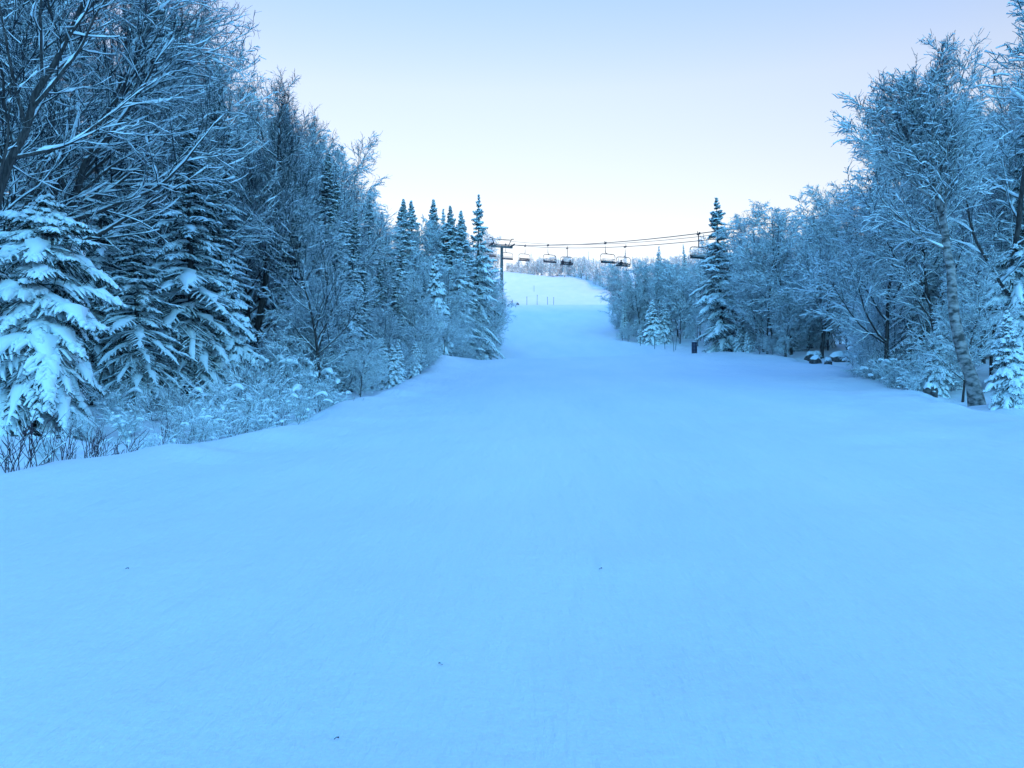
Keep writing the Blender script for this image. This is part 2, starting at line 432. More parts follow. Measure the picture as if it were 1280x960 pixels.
    P2, R2 = P[:, -3:], R[:, -3:] * 0 + .03
    sn.tubes(P2 + np.array([.01, 0, .03]), R2 * np.array([[1, .7, .3]]), 5)
    return [('trunk', tr.mesh('spruce_trunk', M['bark'], True)), ('boughs', br.mesh('spruce_boughs', M[needle])), ('snow', sn.mesh('spruce_snow', M['snow'], True))]

# ------------------------------------------------------------------ shrubs
def shrub(seed, H=2.2, stems=14, spread=.45, frost=1, snowadd=.02, tw=.006, sub=8, fine=6, matn=None, lump=0):
    rng = np.random.default_rng(seed)
    st = Geo(); sn = Geo(); N = stems
    S = np.c_[rng.normal(size=N) * H * .10, rng.normal(size=N) * H * .10, np.full(N, -.15)]
    a = rng.uniform(0, 2 * PI, N); k = rng.uniform(.1, 1, N) * spread * 1.6
    D = np.c_[np.cos(a) * k, np.sin(a) * k, np.ones(N)]; D /= np.linalg.norm(D, axis=1, keepdims=True)
    L = H * rng.uniform(.6, 1.1, N)
    P1, R1 = grow(rng, S, D, L, np.full(N, .014 * H ** .5), np.full(N, .006), 8, .09, -.02)
    st.tubes(P1, R1, 5); snow_on(sn, rng, P1, R1, snowadd * .8, .6, 4, .9)
    S, D, t, Rp, Lp = spawn(rng, P1, R1, L, sub, .2, 1, 22, 50)
    L2 = Lp * (.5 - .25 * t) * rng.uniform(.6, 1.2, len(t)) + .08
    P2, R2 = grow(rng, S, D, L2, np.full(len(L2), tw * 1.2), np.full(len(L2), tw * .8), 5, .12, .0)
    st.tubes(P2, R2, 3); snow_on(sn, rng, P2, R2, snowadd, .6, 4, .85)
    S, D, t, Rp, Lp = spawn(rng, P2, R2, L2, fine, .15, 1, 25, 55)
    L3 = np.clip(Lp * .5, .1, .5) * rng.uniform(.5, 1.2, len(t))
    P3, R3 = grow(rng, S, D, L3, np.full(len(L3), tw), np.full(len(L3), tw * .6), 3, .14, 0)
    st.tubes(P3, R3, 3); snow_on(sn, rng, P3, R3, snowadd * .6, .4, 3, .6)
    if lump:   # snow caught in the middle of the bush
        for _ in range(lump):
            c = np.array([rng.normal() * H * .25, rng.normal() * H * .25, rng.uniform(.12, .8) * H])
            w = rng.uniform(.035, .085) * H ** .5
            b = np.linspace(-1, 1, 7); a = rng.uniform(0, PI); w2 = rng.uniform(1.5, 3.5)
            Pp = np.stack([c[0] + b * w * w2 * math.cos(a), c[1] + b * w * w2 * math.sin(a), c[2] - np.abs(b) ** 2 * w * w2 * rng.uniform(.1, .7)], -1)[None]
            sn.tubes(Pp, (np.sqrt(np.clip(1 - b ** 2, .01, 1)) * w * (1 + .28 * rng.normal(size=7)).clip(.4, 1.5))[None], 8, .7)
    return [('stems', st.mesh('shrub_stems', M[matn or ('frost' if frost else 'twig')])), ('snow', sn.mesh('shrub_snow', M['snow'], True))]

def osier(seed, H=.9, stems=14):
    rng = np.random.default_rng(seed); st = Geo(); sn = Geo(); N = stems
    S = np.c_[rng.normal(size=N) * .16, rng.normal(size=N) * .12, np.full(N, -.1)]
    D = np.c_[rng.normal(size=N) * .30, rng.normal(size=N) * .25, np.ones(N)]; D /= np.linalg.norm(D, axis=1, keepdims=True)
    L = H * rng.uniform(.5, 1.15, N)
    P, R = grow(rng, S, D, L, np.full(N, .0062), np.full(N, .0035), 6, .07, .03); st.tubes(P, R, 5)
    S, D, t, Rp, Lp = spawn(rng, P, R, L, 4, .3, .95, 20, 40)
    L2 = Lp * .35 * rng.uniform(.4, 1.2, len(t))
    P2, R2 = grow(rng, S, D, L2, np.full(len(t), .0055), np.full(len(t), .003), 3, .08, .03); st.tubes(P2, R2, 4)
    snow_on(sn, rng, P, R, .006, .6, 4, .3); snow_on(sn, rng, P2, R2, .006, .6, 4, .35)
    return [('stems', st.mesh('osier_stems', M['osier'])), ('snow', sn.mesh('osier_snow', M['snow'], True))]

def plant(name, parts, x, y, s, rot, label, cat, group=None, sz=None, sink=0.0, z=None):
    e = bpy.data.objects.new(name, None); link(e)
    e.empty_display_size = .3
    e.location = (x, y, (gz1(x, y) if z is None else z) - sink); e.rotation_euler = (0, 0, rot)
    e.scale = (s, s, sz or s)
    tagt(e, label, cat, group)
    for pn, me in parts:
        link(bpy.data.objects.new(pn, me), e)
    return e

def norm(parts):
    z = 0
    for _, me in parts:
        a = np.empty(len(me.vertices) * 3, np.float32); me.vertices.foreach_get('co', a); z = max(z, float(np.percentile(a[2::3], 99.97)))
    return z
HT = {}
def real_h(parts):
    k = parts[0][1].name
    if k not in HT: HT[k] = norm(parts)
    return HT[k]

def at(px, d): return (px - CX) * d / F, d
def top_h(px, d, row):
    x, y = at(px, d)
    return d * (HOR - row) / F + EYE - gz1(x, y)

# prototypes (meshes shared by every copy)
BARE = [broadleaf(100 + i, 12, frost=0, limbs=17, sub=9, fine=6, twg=4, snowadd=.024, lim_up=.14, spread=.34 + .03 * (i % 2), lean=(.05 * (i - 1.5), .03)) for i in range(3)]
HALF = [broadleaf(150 + i, 12, frost=.6, limbs=17, sub=9, fine=7, twg=4, spread=.34, tw=.0085, snowadd=.024, lim_up=.13, twig_mat='frost2', lean=(.05 * (i - 1), 0)) for i in range(3)]
FROST = [broadleaf(200 + i, 12, frost=1.3, limbs=17, sub=10, fine=7, twg=5, spread=.36, tw=.012, droop=.07, snowadd=.034, t0=.12, lean=(.04 * (i - 1.5), 0)) for i in range(4)]
LOWF = [broadleaf(260 + i, 7, frost=1.4, limbs=16, sub=9, fine=7, twg=4, spread=.52, tw=.013, droop=.10, snowadd=.026, t0=.06, lim_up=.02, r0=.09) for i in range(3)]
SPR = [spruce(300, 12, .19, .9, ragged=.30, gap=.08, droopk=1.25), spruce(301, 12, .215, 1.2, ragged=.34, power=.8, gap=.12, droopk=1.6, step=.33, boughs=6), spruce(302, 12, .165, .8, ragged=.3, gap=.12, droopk=1.2)]
HEAVY = [spruce(320, 7, .35, 2.1, boughs=8, step=.30, lat=36, sub=4, base=1.0, power=.50, ragged=.40, gap=.16, droopk=1.7), spruce(321, 5, .33, 2.0, boughs=7, step=.27, lat=22, sub=3, base=.25, power=.9)]
RAG = [spruce(330, 12, .21, 1.35, needle='needlef', ragged=.38, gap=.12, power=.8, step=.36, base=.4), spruce(331, 12, .20, 1.3, needle='needlef', ragged=.25, power=.85), spruce(332, 12, .19, 1.3, needle='needlef', ragged=.2, power=.85)]
FARS = [spruce(340 + i, 12, .15 + .02 * i, .9, boughs=6, step=.36, lat=14, sub=0, needle='needlef', ragged=.22, power=.95 - .1 * i) for i in range(3)]
FARF = [broadleaf(360 + i, 12, frost=1.4, limbs=20, sub=8, fine=6, twg=3, spread=.38, tw=.028, droop=.08, snowadd=.045, t0=.04) for i in range(3)]
SHR = [shrub(400 + i, 2.2, frost=1, lump=26, snowadd=.026, fine=5) for i in range(3)]
SHRD = [shrub(410 + i, 1.8, frost=0, snowadd=.012, stems=12, matn='frost2') for i in range(2)]
OSI = [osier(430), osier(431, .75, 13)]

SKY = [(-300, -400), (150, -260), (250, -60), (262, -10), (300, 50), (340, 78), (385, 105), (410, 140), (435, 175), (452, 215), (462, 240), (480, 262),
       (500, 274), (520, 284), (560, 280), (600, 280), (620, 318), (632, 345), (640, 330), (664, 326), (700, 324), (740, 326), (770, 328), (790, 326), (850, 324),
       (875, 314), (900, 300), (915, 268), (935, 262), (960, 250), (980, 234), (1010, 224), (1040, 214), (1055, 205), (1070, 190), (1100, 150), (1130, 120),
       (1170, 90), (1205, 60), (1235, 20), (1260, 0), (1300, -40), (1600, -300)]
_sx = [s[0] for s in SKY]; _sy = [s[1] for s in SKY]
SKYF = lambda px: float(np.interp(px, _sx, _sy))
placed = []
kind_narrow = lambda mix: False
def free(x, y, r):
    return all((x - a) ** 2 + (y - b) ** 2 > (r + c) ** 2 * .30 for a, b, c in placed)

# ------------------------------------------------------------------ individual trees
def hero(kind, parts, H0, px, d, row, label, cat='tree', group=None, rot=0.0, wide=1.0, sink=0.0):
    x, y = at(px, d); h = top_h(px, d, row); s = h / real_h(parts)
    placed.append((x, y, h * .16))
    return plant(kind, parts, x, y, s * wide, rot, label, cat, group, sz=s, sink=sink)

def px_path(pts, d, px0, dy=0.0):
    """trunk points seen at distance d, as local coordinates of a tree rooted at px0"""
    x0, y0 = at(px0, d); z0 = gz1(x0, y0)
    return [((px - px0) * d / F, dd, max(-.2, (HOR - row) * d / F + EYE - z0)) for px, row, dd in pts]

# birch on the right
P = px_path([(1222, 500, 0), (1206, 440, .05), (1196, 385, 0), (1189, 330, -.1), (1184, 275, 0), (1178, 215, .2), (1172, 170, .3), (1168, 125, .3)], 27, 1222)
b = broadleaf(500, 12, trunk=P, limbs=24, frost=.8, spread=.37, sub=12, fine=8, twg=5, t0=.50, tw=.0095, droop=.02, bark='birch', r0=.20, snowadd=.022, limb_dir=(-.12, 0, .25), a_lo=30, a_hi=58, twig_mat='frost2')
x, y = at(1222, 27); plant('birch_tree', b, x, y, 1, 0, 'tall birch with pale scarred trunk leaning left at the right edge of the run', 'tree', 'trees right of the run'); placed.append((x, y, 1.2))
# leaning tree, far left
P = px_path([(38, 512, 0), (44, 440, 0), (52, 380, .1), (66, 310, .1), (84, 250, 0), (108, 190, 0), (135, 130, .2), (152, 75, .3), (166, 25, .4), (180, -20, .5)], 21, 38)
b = broadleaf(501, 12, trunk=P, limbs=26, frost=0, spread=.40, sub=11, fine=6, twg=3, t0=.34, tw=.007, r0=.13, snowadd=.024, limb_dir=(.50, -.1, -.05), a_lo=25, a_hi=60, lim_up=.05)
x, y = at(38, 21); plant('leaning_tree', b, x, y, 1, 0, 'dark trunk leaning right on the far left with long snow-lined branches sweeping right', 'tree', 'trees left of the run'); placed.append((x, y, 1.2))
P = px_path([(-60, 500, 0), (-40, 380, 0), (-5, 210, 0), (22, 150, .1), (50, 85, 0), (85, 10, 0), (130, -90, 0)], 17, -60)
b = broadleaf(502, 12, trunk=P, limbs=20, frost=0, spread=.36, sub=9, fine=6, twg=4, t0=.30, tw=.006, r0=.12, snowadd=.022, a_lo=25, a_hi=55)
x, y = at(-60, 17); plant('leaning_tree', b, x, y, 1, 0, 'thick bare tree leaning in from the upper left corner of the photo', 'tree', 'trees left of the run'); placed.append((x, y, 1.2))
# forked maple
P = px_path([(322, 450, 0), (322, 400, 0), (330, 350, 0), (337, 300, 0), (340, 250, 0), (344, 205, 0), (346, 150, 0)], 38, 322)
b = broadleaf(503, 12, trunk=P, limbs=24, frost=0, spread=.33, sub=10, fine=7, twg=5, t0=.30, tw=.008, r0=.16, snowadd=.022, a_lo=25, a_hi=55, lim_up=.15)
x, y = at(322, 38); plant('maple_tree', b, x, y, 1, 0, 'tall straight bare tree with upswept fan of twigs against the sky left of the run', 'tree', 'trees left of the run'); placed.append((x, y, 1.5))

TL = 'trees left of the run'; TR = 'trees right of the run'
# (name, parts, H0, px, d, top row, label, rotation, width)
HEROES = [
 ('frosted_tree', FROST[0], 12, 488, 80, 258, 'frosted tree filling the gap left of the first pointed spruce', 0.4, 1.1, TL),
 ('frosted_tree', FROST[1], 12, 529, 86, 267, 'frosted tree between the second and the slimmest pointed spruce', 1.4, 1.1, TL),
 ('frosted_tree', FROST[2], 12, 553, 92, 268, 'frosted tree around the foot of the short spire spruce', 2.4, 1.1, TL),
 ('frosted_tree', FROST[3], 12, 586, 97, 270, 'frosted tree between the thin spruce and the tallest ragged one', 3.4, 1.1, TL),
 ('frosted_tree', FROST[0], 12, 606, 100, 325, 'frosted tree right of the tallest ragged spruce, behind the lift tower column', 4.4, 1.1, TL),
 ('frosted_tree', FROST[1], 12, 590, 100, 318, 'frosted tree at the right end of the left wood, beneath the ragged spruce', .9, 1.2, TL),
 ('frosted_tree', FROST[2], 12, 610, 104, 345, 'frosted tree leaning toward the lift tower at the end of the left wood', 1.9, 1.1, TL),
 ('frosted_tree', FROST[3], 12, 570, 88, 315, 'wide frosted tree under the middle of the skyline row', 2.9, 1.3, TL),
 ('frosted_tree', FROST[0], 12, 520, 74, 312, 'frosted tree below the first pointed spruces of the skyline row', 3.9, 1.3, TL),
 ('spruce_tree', HEAVY[0], 7, 44, 18.5, 236, 'squat spruce buried under thick pads of snow at the far left', .3, 1.25, TL),
 ('spruce_tree', HEAVY[0], 7, -22, 20, 300, 'snow-piled spruce cut off by the left side of the photo', 2.0, 1.0, TL),
 ('spruce_tree', SPR[1], 12, 236, 27, 150, 'spruce with drooping white-fingered boughs behind the shrubs on the left', 1.1, 1.5, TL),
 ('spruce_tree', SPR[0], 12, 150, 33, -40, 'tall dark spruce rising behind the leaning tree, left one of a pair', 2.1, .9, TL),
 ('spruce_tree', SPR[2], 12, 190, 35, -55, 'tall dark spruce rising behind the leaning tree, right one of a pair', 3.3, .9, TL),
 ('spruce_tree', SPR[1], 12, 118, 25, 190, 'dark spruce between the snow-buried spruce and the drooping one', 4.3, 1.2, TL),
 ('spruce_tree', SPR[1], 12, 172, 24.5, 262, 'dark drooping spruce between the leaning trunk and the white-fingered one', .7, 1.6, TL),
 ('spruce_tree', SPR[0], 12, 272, 31, 190, 'dark spruce just left of the tall straight bare trunk', 5.1, 1.3, TL),
 ('spruce_tree', SPR[2], 12, 372, 38, 232, 'dark spruce just right of the tall straight bare trunk', 4.1, 1.3, TL),
 ('spruce_tree', RAG[1], 12, 415, 41, 262, 'frosted spruce beneath the arching bare trees', 2.1, 1.3, TL),
 ('bare_tree', HALF[0], 12, 222, 33, 4, 'tall frosted bare tree whose domed crown reaches the top of the sky gap', .5, .9, TL),
 ('bare_tree', BARE[1], 12, 185, 30, -80, 'bare tree towering over the pair of dark spruces', 1.5, .8, TL),
 ('bare_tree', BARE[2], 12, 100, 28, -120, 'bare tree above the snow-buried spruce, cut off by the top of the photo', 2.5, 1.0, TL),
 ('bare_tree', HALF[1], 12, 366, 43, 108, 'bare tree arching right beside the tall straight one', 5.2, 1.1, TL),
 ('bare_tree', HALF[2], 12, 400, 50, 150, 'smaller bare tree arching over the edge where the left skyline drops', 2.2, 1.05, TL),
 ('spruce_tree', SPR[2], 12, 457, 62, 232, 'narrow dark spruce at the foot of the left treeline, beside the arching trees', .4, .8, TL),
 ('spruce_tree', RAG[2], 12, 501, 84, 247, 'pointed spruce standing left-most in the skyline row near the lift', 1.4, 1.25, TL),
 ('spruce_tree', RAG[1], 12, 518, 87, 247, 'pointed spruce second from the left in the skyline row near the lift', 2.4, 1.15, TL),
 ('spruce_tree', RAG[2], 12, 539, 90, 246, 'slimmest pointed spruce in the middle of the skyline row near the lift', 3.4, 1.15, TL),
 ('spruce_tree', FARS[0], 12, 554, 88, 259, 'short spire spruce right of the middle in the skyline row', 3.9, 1.1, TL),
 ('spruce_tree', RAG[1], 12, 565, 86, 257, 'pointed spruce beside the short spire in the skyline row', 4.4, 1.1, TL),
 ('spruce_tree', RAG[2], 12, 579, 90, 261, 'thin spruce left of the tallest ragged one in the skyline row', 5.4, 1.15, TL),
 ('spruce_tree', RAG[0], 12, 597, 92, 239, 'tallest ragged spruce beside the lift tower with uneven drooping limbs', .9, .85, TL),
 ('spruce_tree', FARS[1], 12, 487, 84, 262, 'little spire spruce just left of the skyline row', 1.9, 1.1, TL),
 ('spruce_tree', HEAVY[1], 5, 546, 66, 320, 'pale snow-coated spruce standing alone low in front of the skyline row', .2, .75, TL),
 ('spruce_tree', SPR[1], 12, 492, 50, 335, 'spruce with arched snowy boughs at the left edge below the skyline row', 2.7, 1.3, TL),
 ('spruce_tree', HEAVY[1], 5, 285, 28, 320, 'spruce with hanging snow boughs beside the trunk of the tall straight bare tree', 1.2, 1.0, TL),
 # right side
 ('spruce_tree', RAG[0], 12, 904, 73, 243, 'tall dark-limbed spruce that hides the nearest lift chair', 1.7, 1.2, TR),
 ('spruce_tree', HEAVY[1], 5, 862, 113, 356, 'small white spruce behind the barrel', .7, .7, TR),
 ('spruce_tree', FARS[2], 12, 823, 128, 306, 'broad pointed spruce on the skyline between two lift chairs', .7, 1.0, TR),
 ('spruce_tree', FARS[1], 12, 860, 124, 303, 'steep pointed spruce on the skyline left of the nearest chair', 1.2, .85, TR),
 ('spruce_tree', FARS[0], 12, 801, 134, 320, 'needle-thin spruce tip right of the lowest chairs', 1.8, .7, TR),
 ('spruce_tree', FARS[0], 12, 809, 136, 323, 'second tiny spruce tip on the right-hand skyline', 2.5, .6, TR),
 ('spruce_tree', FARS[0], 12, 836, 131, 322, 'tiny spruce tip between the broad and the steep spruce', 3.1, .6, TR),
 ('spruce_tree', FARS[2], 12, 840, 117, 335, 'snow-loaded spruce in the middle of the right treeline', 4.1, 1.0, TR),
 ('spruce_tree', HEAVY[1], 5, 938, 70, 402, 'low snowy spruce at the foot of the tall dark one', 2.2, .8, TR),
 ('spruce_tree', HEAVY[1], 5, 1262, 25, 388, 'snow-laden little spruce just right of the birch trunk', .9, 1.0, TR),
 ('spruce_tree', HEAVY[0], 7, 1275, 31, 300, 'snow-laden spruce at the right edge, behind the little one', 2.9, .9, TR),
 ('spruce_tree', HEAVY[1], 5, 1172, 31, 398, 'young spruce under snow left of the birch trunk', 3.9, .75, TR),
 ('spruce_tree', SPR[0], 12, 1165, 38, 240, 'dark spruce in shadow behind the leaning birch', 3.9, .9, TR),
 ('frosted_tree', FROST[0], 12, 1262, 31, -75, 'frosted tree filling the upper right corner', 1.9, 1.2, TR),
 ('frosted_tree', FROST[1], 12, 1110, 36, 118, 'frosted tree left behind the leaning birch', 3.9, 1.1, TR),
 ('frosted_tree', FROST[2], 12, 1028, 60, 222, 'tall frosted tree with dark inner limbs left of the birch crown', .9, 1.2, TR),
 ('frosted_tree', FROST[3], 12, 990, 64, 235, 'frosted round-topped tree above the snowy rocks', 2.9, 1.2, TR),
 ('frosted_tree', FROST[0], 12, 955, 68, 256, 'frosted tree just right of the tall dark-limbed spruce', 4.9, 1.2, TR),
 ('frosted_tree', LOWF[0], 7, 1012, 66, 385, 'low drooping frosted tree bowed down behind the rocks', .3, .8, TR),
 ('frosted_tree', LOWF[1], 7, 1112, 43, 345, 'low tangled frosted tree left of the young snowy spruce', 1.3, .9, TR),
 ('frosted_tree', FROST[0], 12, 782, 120, 330, 'frosted tree at the left tip of the low right-hand wood', 0.2, 1.35, TR),
 ('frosted_tree', FROST[1], 12, 800, 116, 322, 'full frosted tree above the first marker poles', 1.2, 1.35, TR),
 ('frosted_tree', FROST[2], 12, 826, 114.5, 318, 'full frosted tree above the middle marker poles', 2.2, 1.35, TR),
 ('frosted_tree', FROST[3], 12, 848, 114, 320, 'frosted tree left of the small white spruce behind the barrel', 3.2, 1.35, TR),
 ('frosted_tree', FROST[0], 12, 876, 112.5, 322, 'frosted tree behind the barrel, under the nearest chair', 4.2, 1.35, TR),
 ('frosted_tree', FROST[1], 12, 892, 104, 318, 'frosted tree tucked behind the tall dark-limbed spruce', 5.2, 1.35, TR),
 # far ridge
 ('spruce_tree', FARS[0], 12, 664, 322, 312, 'lone thin spruce tip on the far ridge under the ropes', .3, .7, 'trees on the far ridge'),
 ('spruce_tree', FARS[0], 12, 736.5, 300, 311, 'thin spruce tip on the far ridge between the chairs', 1.3, .6, 'trees on the far ridge'),
 ('spruce_tree', FARS[0], 12, 731, 306, 318, 'shorter twin of the thin spruce tip on the far ridge', 2.3, .6, 'trees on the far ridge'),
 ('spruce_tree', FARS[1], 12, 785, 230, 312, 'spruce seen through the lowest chair on the right', 2.3, .8, 'trees on the far ridge'),
]
KEEP = None
for n, p, H0, px, d, row, lab, rot, wide, grp in HEROES:
    hero(n, p, H0, px, d, row, lab, 'tree', grp, rot, wide)

# ------------------------------------------------------------------ the rest of the woods
HIDDEN = {(-229,565),(-225,597),(-217,533),(-216,292),(-191,839),(-190,1025),(-187,539),(-187,907),(-179,1057),(-171,988),(-171,1091),(-161,863),(-160,953),(-150,818),(-149,1014),(-146,521),(-145,921),(-137,1117),(-135,983),(-129,1064),(-128,3449),(-121,894),(-118,3328),(-117,3284),(-117,3487),(-115,1021),(-115,3365),(-114,536),(-110,3407),(-109,745),(-108,935),(-108,1095),(-108,3210),(-103,3456),(-101,3183),(-99,658),(-99,3247),(-97,561),(-97,695),(-96,517),(-96,601),(-96,3316),(-95,979),(-95,3048),(-94,436),(-92,395),(-92,425),(-92,582),(-92,776),(-92,1762),(-91,1568),(-90,778),(-89,724),(-89,3496),(-88,1630),(-86,620),(-85,498),(-85,1262),(-84,841),(-83,3396),(-81,643),(-81,1676),(-80,949),(-79,3071),(-78,1078),(-78,1117),(-78,3222),(-77,452),(-76,667),(-76,1034),(-76,3184),(-76,3361),(-75,606),(-75,760),(-74,687),(-74,791),(-74,952),(-74,971),(-73,528),(-73,561),(-73,1002),(-73,1020),(-73,1121),(-73,1367),(-72,589),(-71,587),(-70,719),(-69,1412),(-68,434),(-68,991),(-67,1843),(-66,509),(-65,808),(-63,1164),(-63,3435),(-62,621),(-62,1060),(-61,829),(-61,1468),(-60,696),(-60,1528),(-60,3271),(-59,1038),(-58,944),(-58,1728),(-56,3038),(-56,3318),(-55,1294),(-52,1107),(-51,1783),(-50,943),(-50,1216),(-50,1586),(-49,794),(-48,3389),(-47,3211),(-46,1058),(-43,1016),(-43,1082),(-43,3416),(-39,951),(-39,3450),(-36,1063),(-36,1499),(-36,1849),(-32,1641),(-32,3331),(-31,1745),(-30,1025),(-30,1092),(-30,1250),(-30,1687),(-29,1143),(-27,1383),(-26,1459),(-25,1532),(-25,3360),(-24,1773),(-23,1092),(-23,1117),(-23,1323),(-23,1352),(-23,1613),(-23,1717),(-22,1076),(-21,1220),(-20,1114),(-19,3426),(-19,3486),(-17,3401),(-14,3295),(-2,3352),(28,3440),(29,3401),(39,3500),(46,3458),(68,3430),(77,3244),(77,3405),(80,3300),(96,3205),(101,3478),(120,3323),(134,3399),(145,3300),(153,3336),(165,3386),(166,3314),(171,3358),(177,1315),(180,1351),(181,3424),(183,1364),(187,1279),(188,1324),(188,1389),(189,1447),(190,1407),(190,1426),(192,1444),(192,3232),(193,1487),(194,1230),(197,1334),(197,1366),(198,1467),(199,1203),(199,3366),(201,1310),(203,1540),(207,1475),(207,1521),(207,1603),(208,1498),(209,1558),(209,3335),(214,1392),(214,1421),(214,1643),(215,1586),(218,1544),(219,1581),(220,1451),(221,482),(221,1472),(223,758),(223,1646),(223,1688),(223,3454),(224,739),(224,1541),(224,3217),(226,1669),(230,1612),(230,1738),(231,460),(231,1515),(231,1702),(232,772),(233,786),(233,3165),(234,1561),(234,1738),(235,3240),(235,3302),(236,1708),(237,1587),(240,1641),(241,1425),(244,821),(244,1330),(244,1669),(245,1787),(246,813),(246,1727),(246,3403),(247,1777),(249,3373),(250,1667),(250,1692),(250,1756),(251,1795),(251,1822),(251,3486),(254,1837),(255,837),(256,1566),(256,1819),(257,1473),(257,1861),(257,3195),(258,1883),(259,756),(259,856),(259,1850),(260,1882),(261,870),(261,899),(262,1903),(262,1945),(264,1015),(265,954),(265,980),(266,3140),(266,3219),(267,1739),(268,2002),(268,3323),(269,879),(269,1963),(269,1983),(269,3448),(270,821),(270,1785),(270,2020),(270,3091),(271,3285),(272,788),(272,911),(272,943),(272,1929),(272,2039),(275,1839),(276,929),(276,1974),(277,1811),(277,2077),(278,2095),(278,2925),(278,2968),(278,3400),(279,1931),(280,1784),(280,3500),(281,1535),(281,2062),(282,1946),(282,2117),(283,986),(283,1015),(283,1873),(284,2057),(286,1044),(286,2007),(286,3119),(286,3352),(287,1674),(287,1895),(287,2144),(288,572),(288,845),(288,1982),(288,3072),(290,1363),(290,2131),(290,3227),(291,1440),(291,2033),(292,911),(292,1916),(293,1880),(296,2102),(297,884),(298,936),(300,1816),(302,2088),(303,1059),(304,963),(304,2032),(307,1604),(307,3323),(308,917),(308,950),(308,1995),(308,2066),(308,3483),(310,408),(310,3382),(312,634),(312,2146),(312,3152),(313,2355),(313,2926),(313,3242),(313,3416),(314,2124),(314,3210),(315,673),(315,2867),(315,2988),(322,1508),(323,619),(325,3074),(326,3112),(327,2771),(329,3469),(330,1653),(333,1733),(333,2050),(334,2443),(336,1061),(337,1954),(338,451),(338,1796),(341,3322),(342,600),(342,1570),(342,2125),(343,2477),(345,1454),(345,2808),(347,2842),(349,2005),(350,646),(351,2411),(354,2588),(355,756),(355,2904),(355,3281),(356,2708),(358,3244),(360,2634),(361,1884),(362,3033),(363,3395),(364,1530),(364,2747),(366,2968),(368,3432),(369,2670),(369,3115),(371,2078),(374,508),(374,1080),(375,2880),(376,1692),(377,1646),(378,839),(378,3001),(378,3362),(379,990),(380,2543),(381,2484),(382,791),(383,1833),(385,3190),(387,2446),(387,2611),(391,3148),(393,3266),(395,2779),(396,3099),(396,3308),(398,1933),(399,940),(399,2114),(402,2817),(404,3441),(405,892),(407,1778),(408,2660),(411,2048),(413,2944),(413,3070),(417,2911),(418,2860),(419,2489),(419,3402),(420,2733),(422,3327),(423,2572),(423,3197),(427,2358),(428,1882),(428,2694),(428,3247),(435,3491),(437,2812),(439,3290),(439,3370),(440,2522),(440,3032),(441,2014),(445,2987),(450,3408),(451,2780),(454,2491),(456,2141),(456,3335),(459,2879),(461,2700),(467,2651),(468,3131),(472,2459),(472,2538),(478,3164),(479,3209),(481,3375),(481,3415),(481,3459),(483,2731),(484,2422),(484,2609),(488,3309),(491,2769),(492,3051),(494,3267),(496,2664),(498,2999),(499,2959),(504,2580),(504,2838),(509,3485),(510,3356),(512,2360),(512,2802),(514,3221),(519,3388),(521,3451),(522,2886),(522,3285),(525,2743),(525,3022),(528,2548),(529,2681),(532,3152),(535,3319),(536,2460),(543,3499),(548,2917),(549,2780),(551,3079),(553,3214),(558,2624),(559,3131),(561,2587),(561,3264),(564,2816),(566,3028),(566,3424),(576,3372),(580,3104),(580,3295),(582,2663),(589,3340),(593,2589),(595,3260),(596,2959),(597,2694),(597,2909),(600,2776),(600,3158),(601,2534),(608,2843),(608,3468),(613,3026),(614,2810),(617,2402),(618,3100),(618,3207),(625,2677),(626,3353),(626,3425),(627,2622),(627,2873),(630,2717),(631,3241),(632,2469),(637,2978),(639,3273),(640,3321),(642,2776),(642,3382),(646,2938),(646,3136),(651,2569),(652,3168),(655,3485),(656,3034),(657,2635),(657,2809),(660,2890),(660,3432)}
counter = [0]
def add(name, parts, x, y, s, rot, label, cat, group, **k):
    i = counter[0]; counter[0] += 1
    if (round(x * 10), round(y * 10)) in HIDDEN: return   # wholly hidden behind nearer trees
    e = plant(name, parts, x, y, s, rot, label, cat, group, **k); e['n'] = i

def zone(seed, ylo, yhi, side, width, space, mix, label_fn, group, jitter_row=(0, 70), hmax=19, hmin=2.5, edge=.8, tries=2600, inner=0.0):
    rng = random.Random(seed); spots = []
    for _ in range(tries):
        y = ylo + (yhi - ylo) * rng.random()
        o = edge + inner + (width - inner) * rng.random() ** 1.25
        if side < 0 and y < 30: o += 3.2 * (1 - (y - 12) / 18)
        x = float(XL(y)) - o if side < 0 else float(XR(y)) + o
        px = CX + F * x / y
        if px < -110 or px > 1400: continue
        sp = space * (.75 + .5 * min(1, o / 8))
        if side > 0 and 985 < px < 1088 and y < 64: continue
        if side < 0 and ((y < 30 and px > 60) or (y < 38 and 290 < px < 385)): continue
        if any((x - a) ** 2 + (y - b) ** 2 < sp * sp for a, b in spots): continue
        if not free(x, y, sp * .5): continue
        spots.append((x, y))
        cr = 2.2 * F / y * (.35 if kind_narrow(mix) else 1)
        row = max(SKYF(px), .5 * (SKYF(px) + SKYF(px + (cr if side < 0 else -cr)))) + rng.uniform(*jitter_row)
        r = rng.random(); acc = 0
        for wgt, nm, protos, H0, wide in mix:
            acc += wgt
            if r <= acc: break
        h = y * (HOR - row) / F + EYE - gz1(x, y)
        h = max(hmin, min(hmax, h))
        # trees at the very edge stay small
        if o < 2.2: h = min(h, rng.uniform(2.5, 6.5) if nm != 'spruce_tree' else rng.uniform(3, 9))
        pr = protos[rng.randrange(len(protos))]; s = h / real_h(pr); rot = rng.uniform(0, 2 * PI)
        add(nm, pr, x, y, s * wide * rng.uniform(.85, 1.15) * (1 + .35 * max(0, 1 - h / 8)), rot, label_fn(nm, px, y), 'tree', group, sz=s)

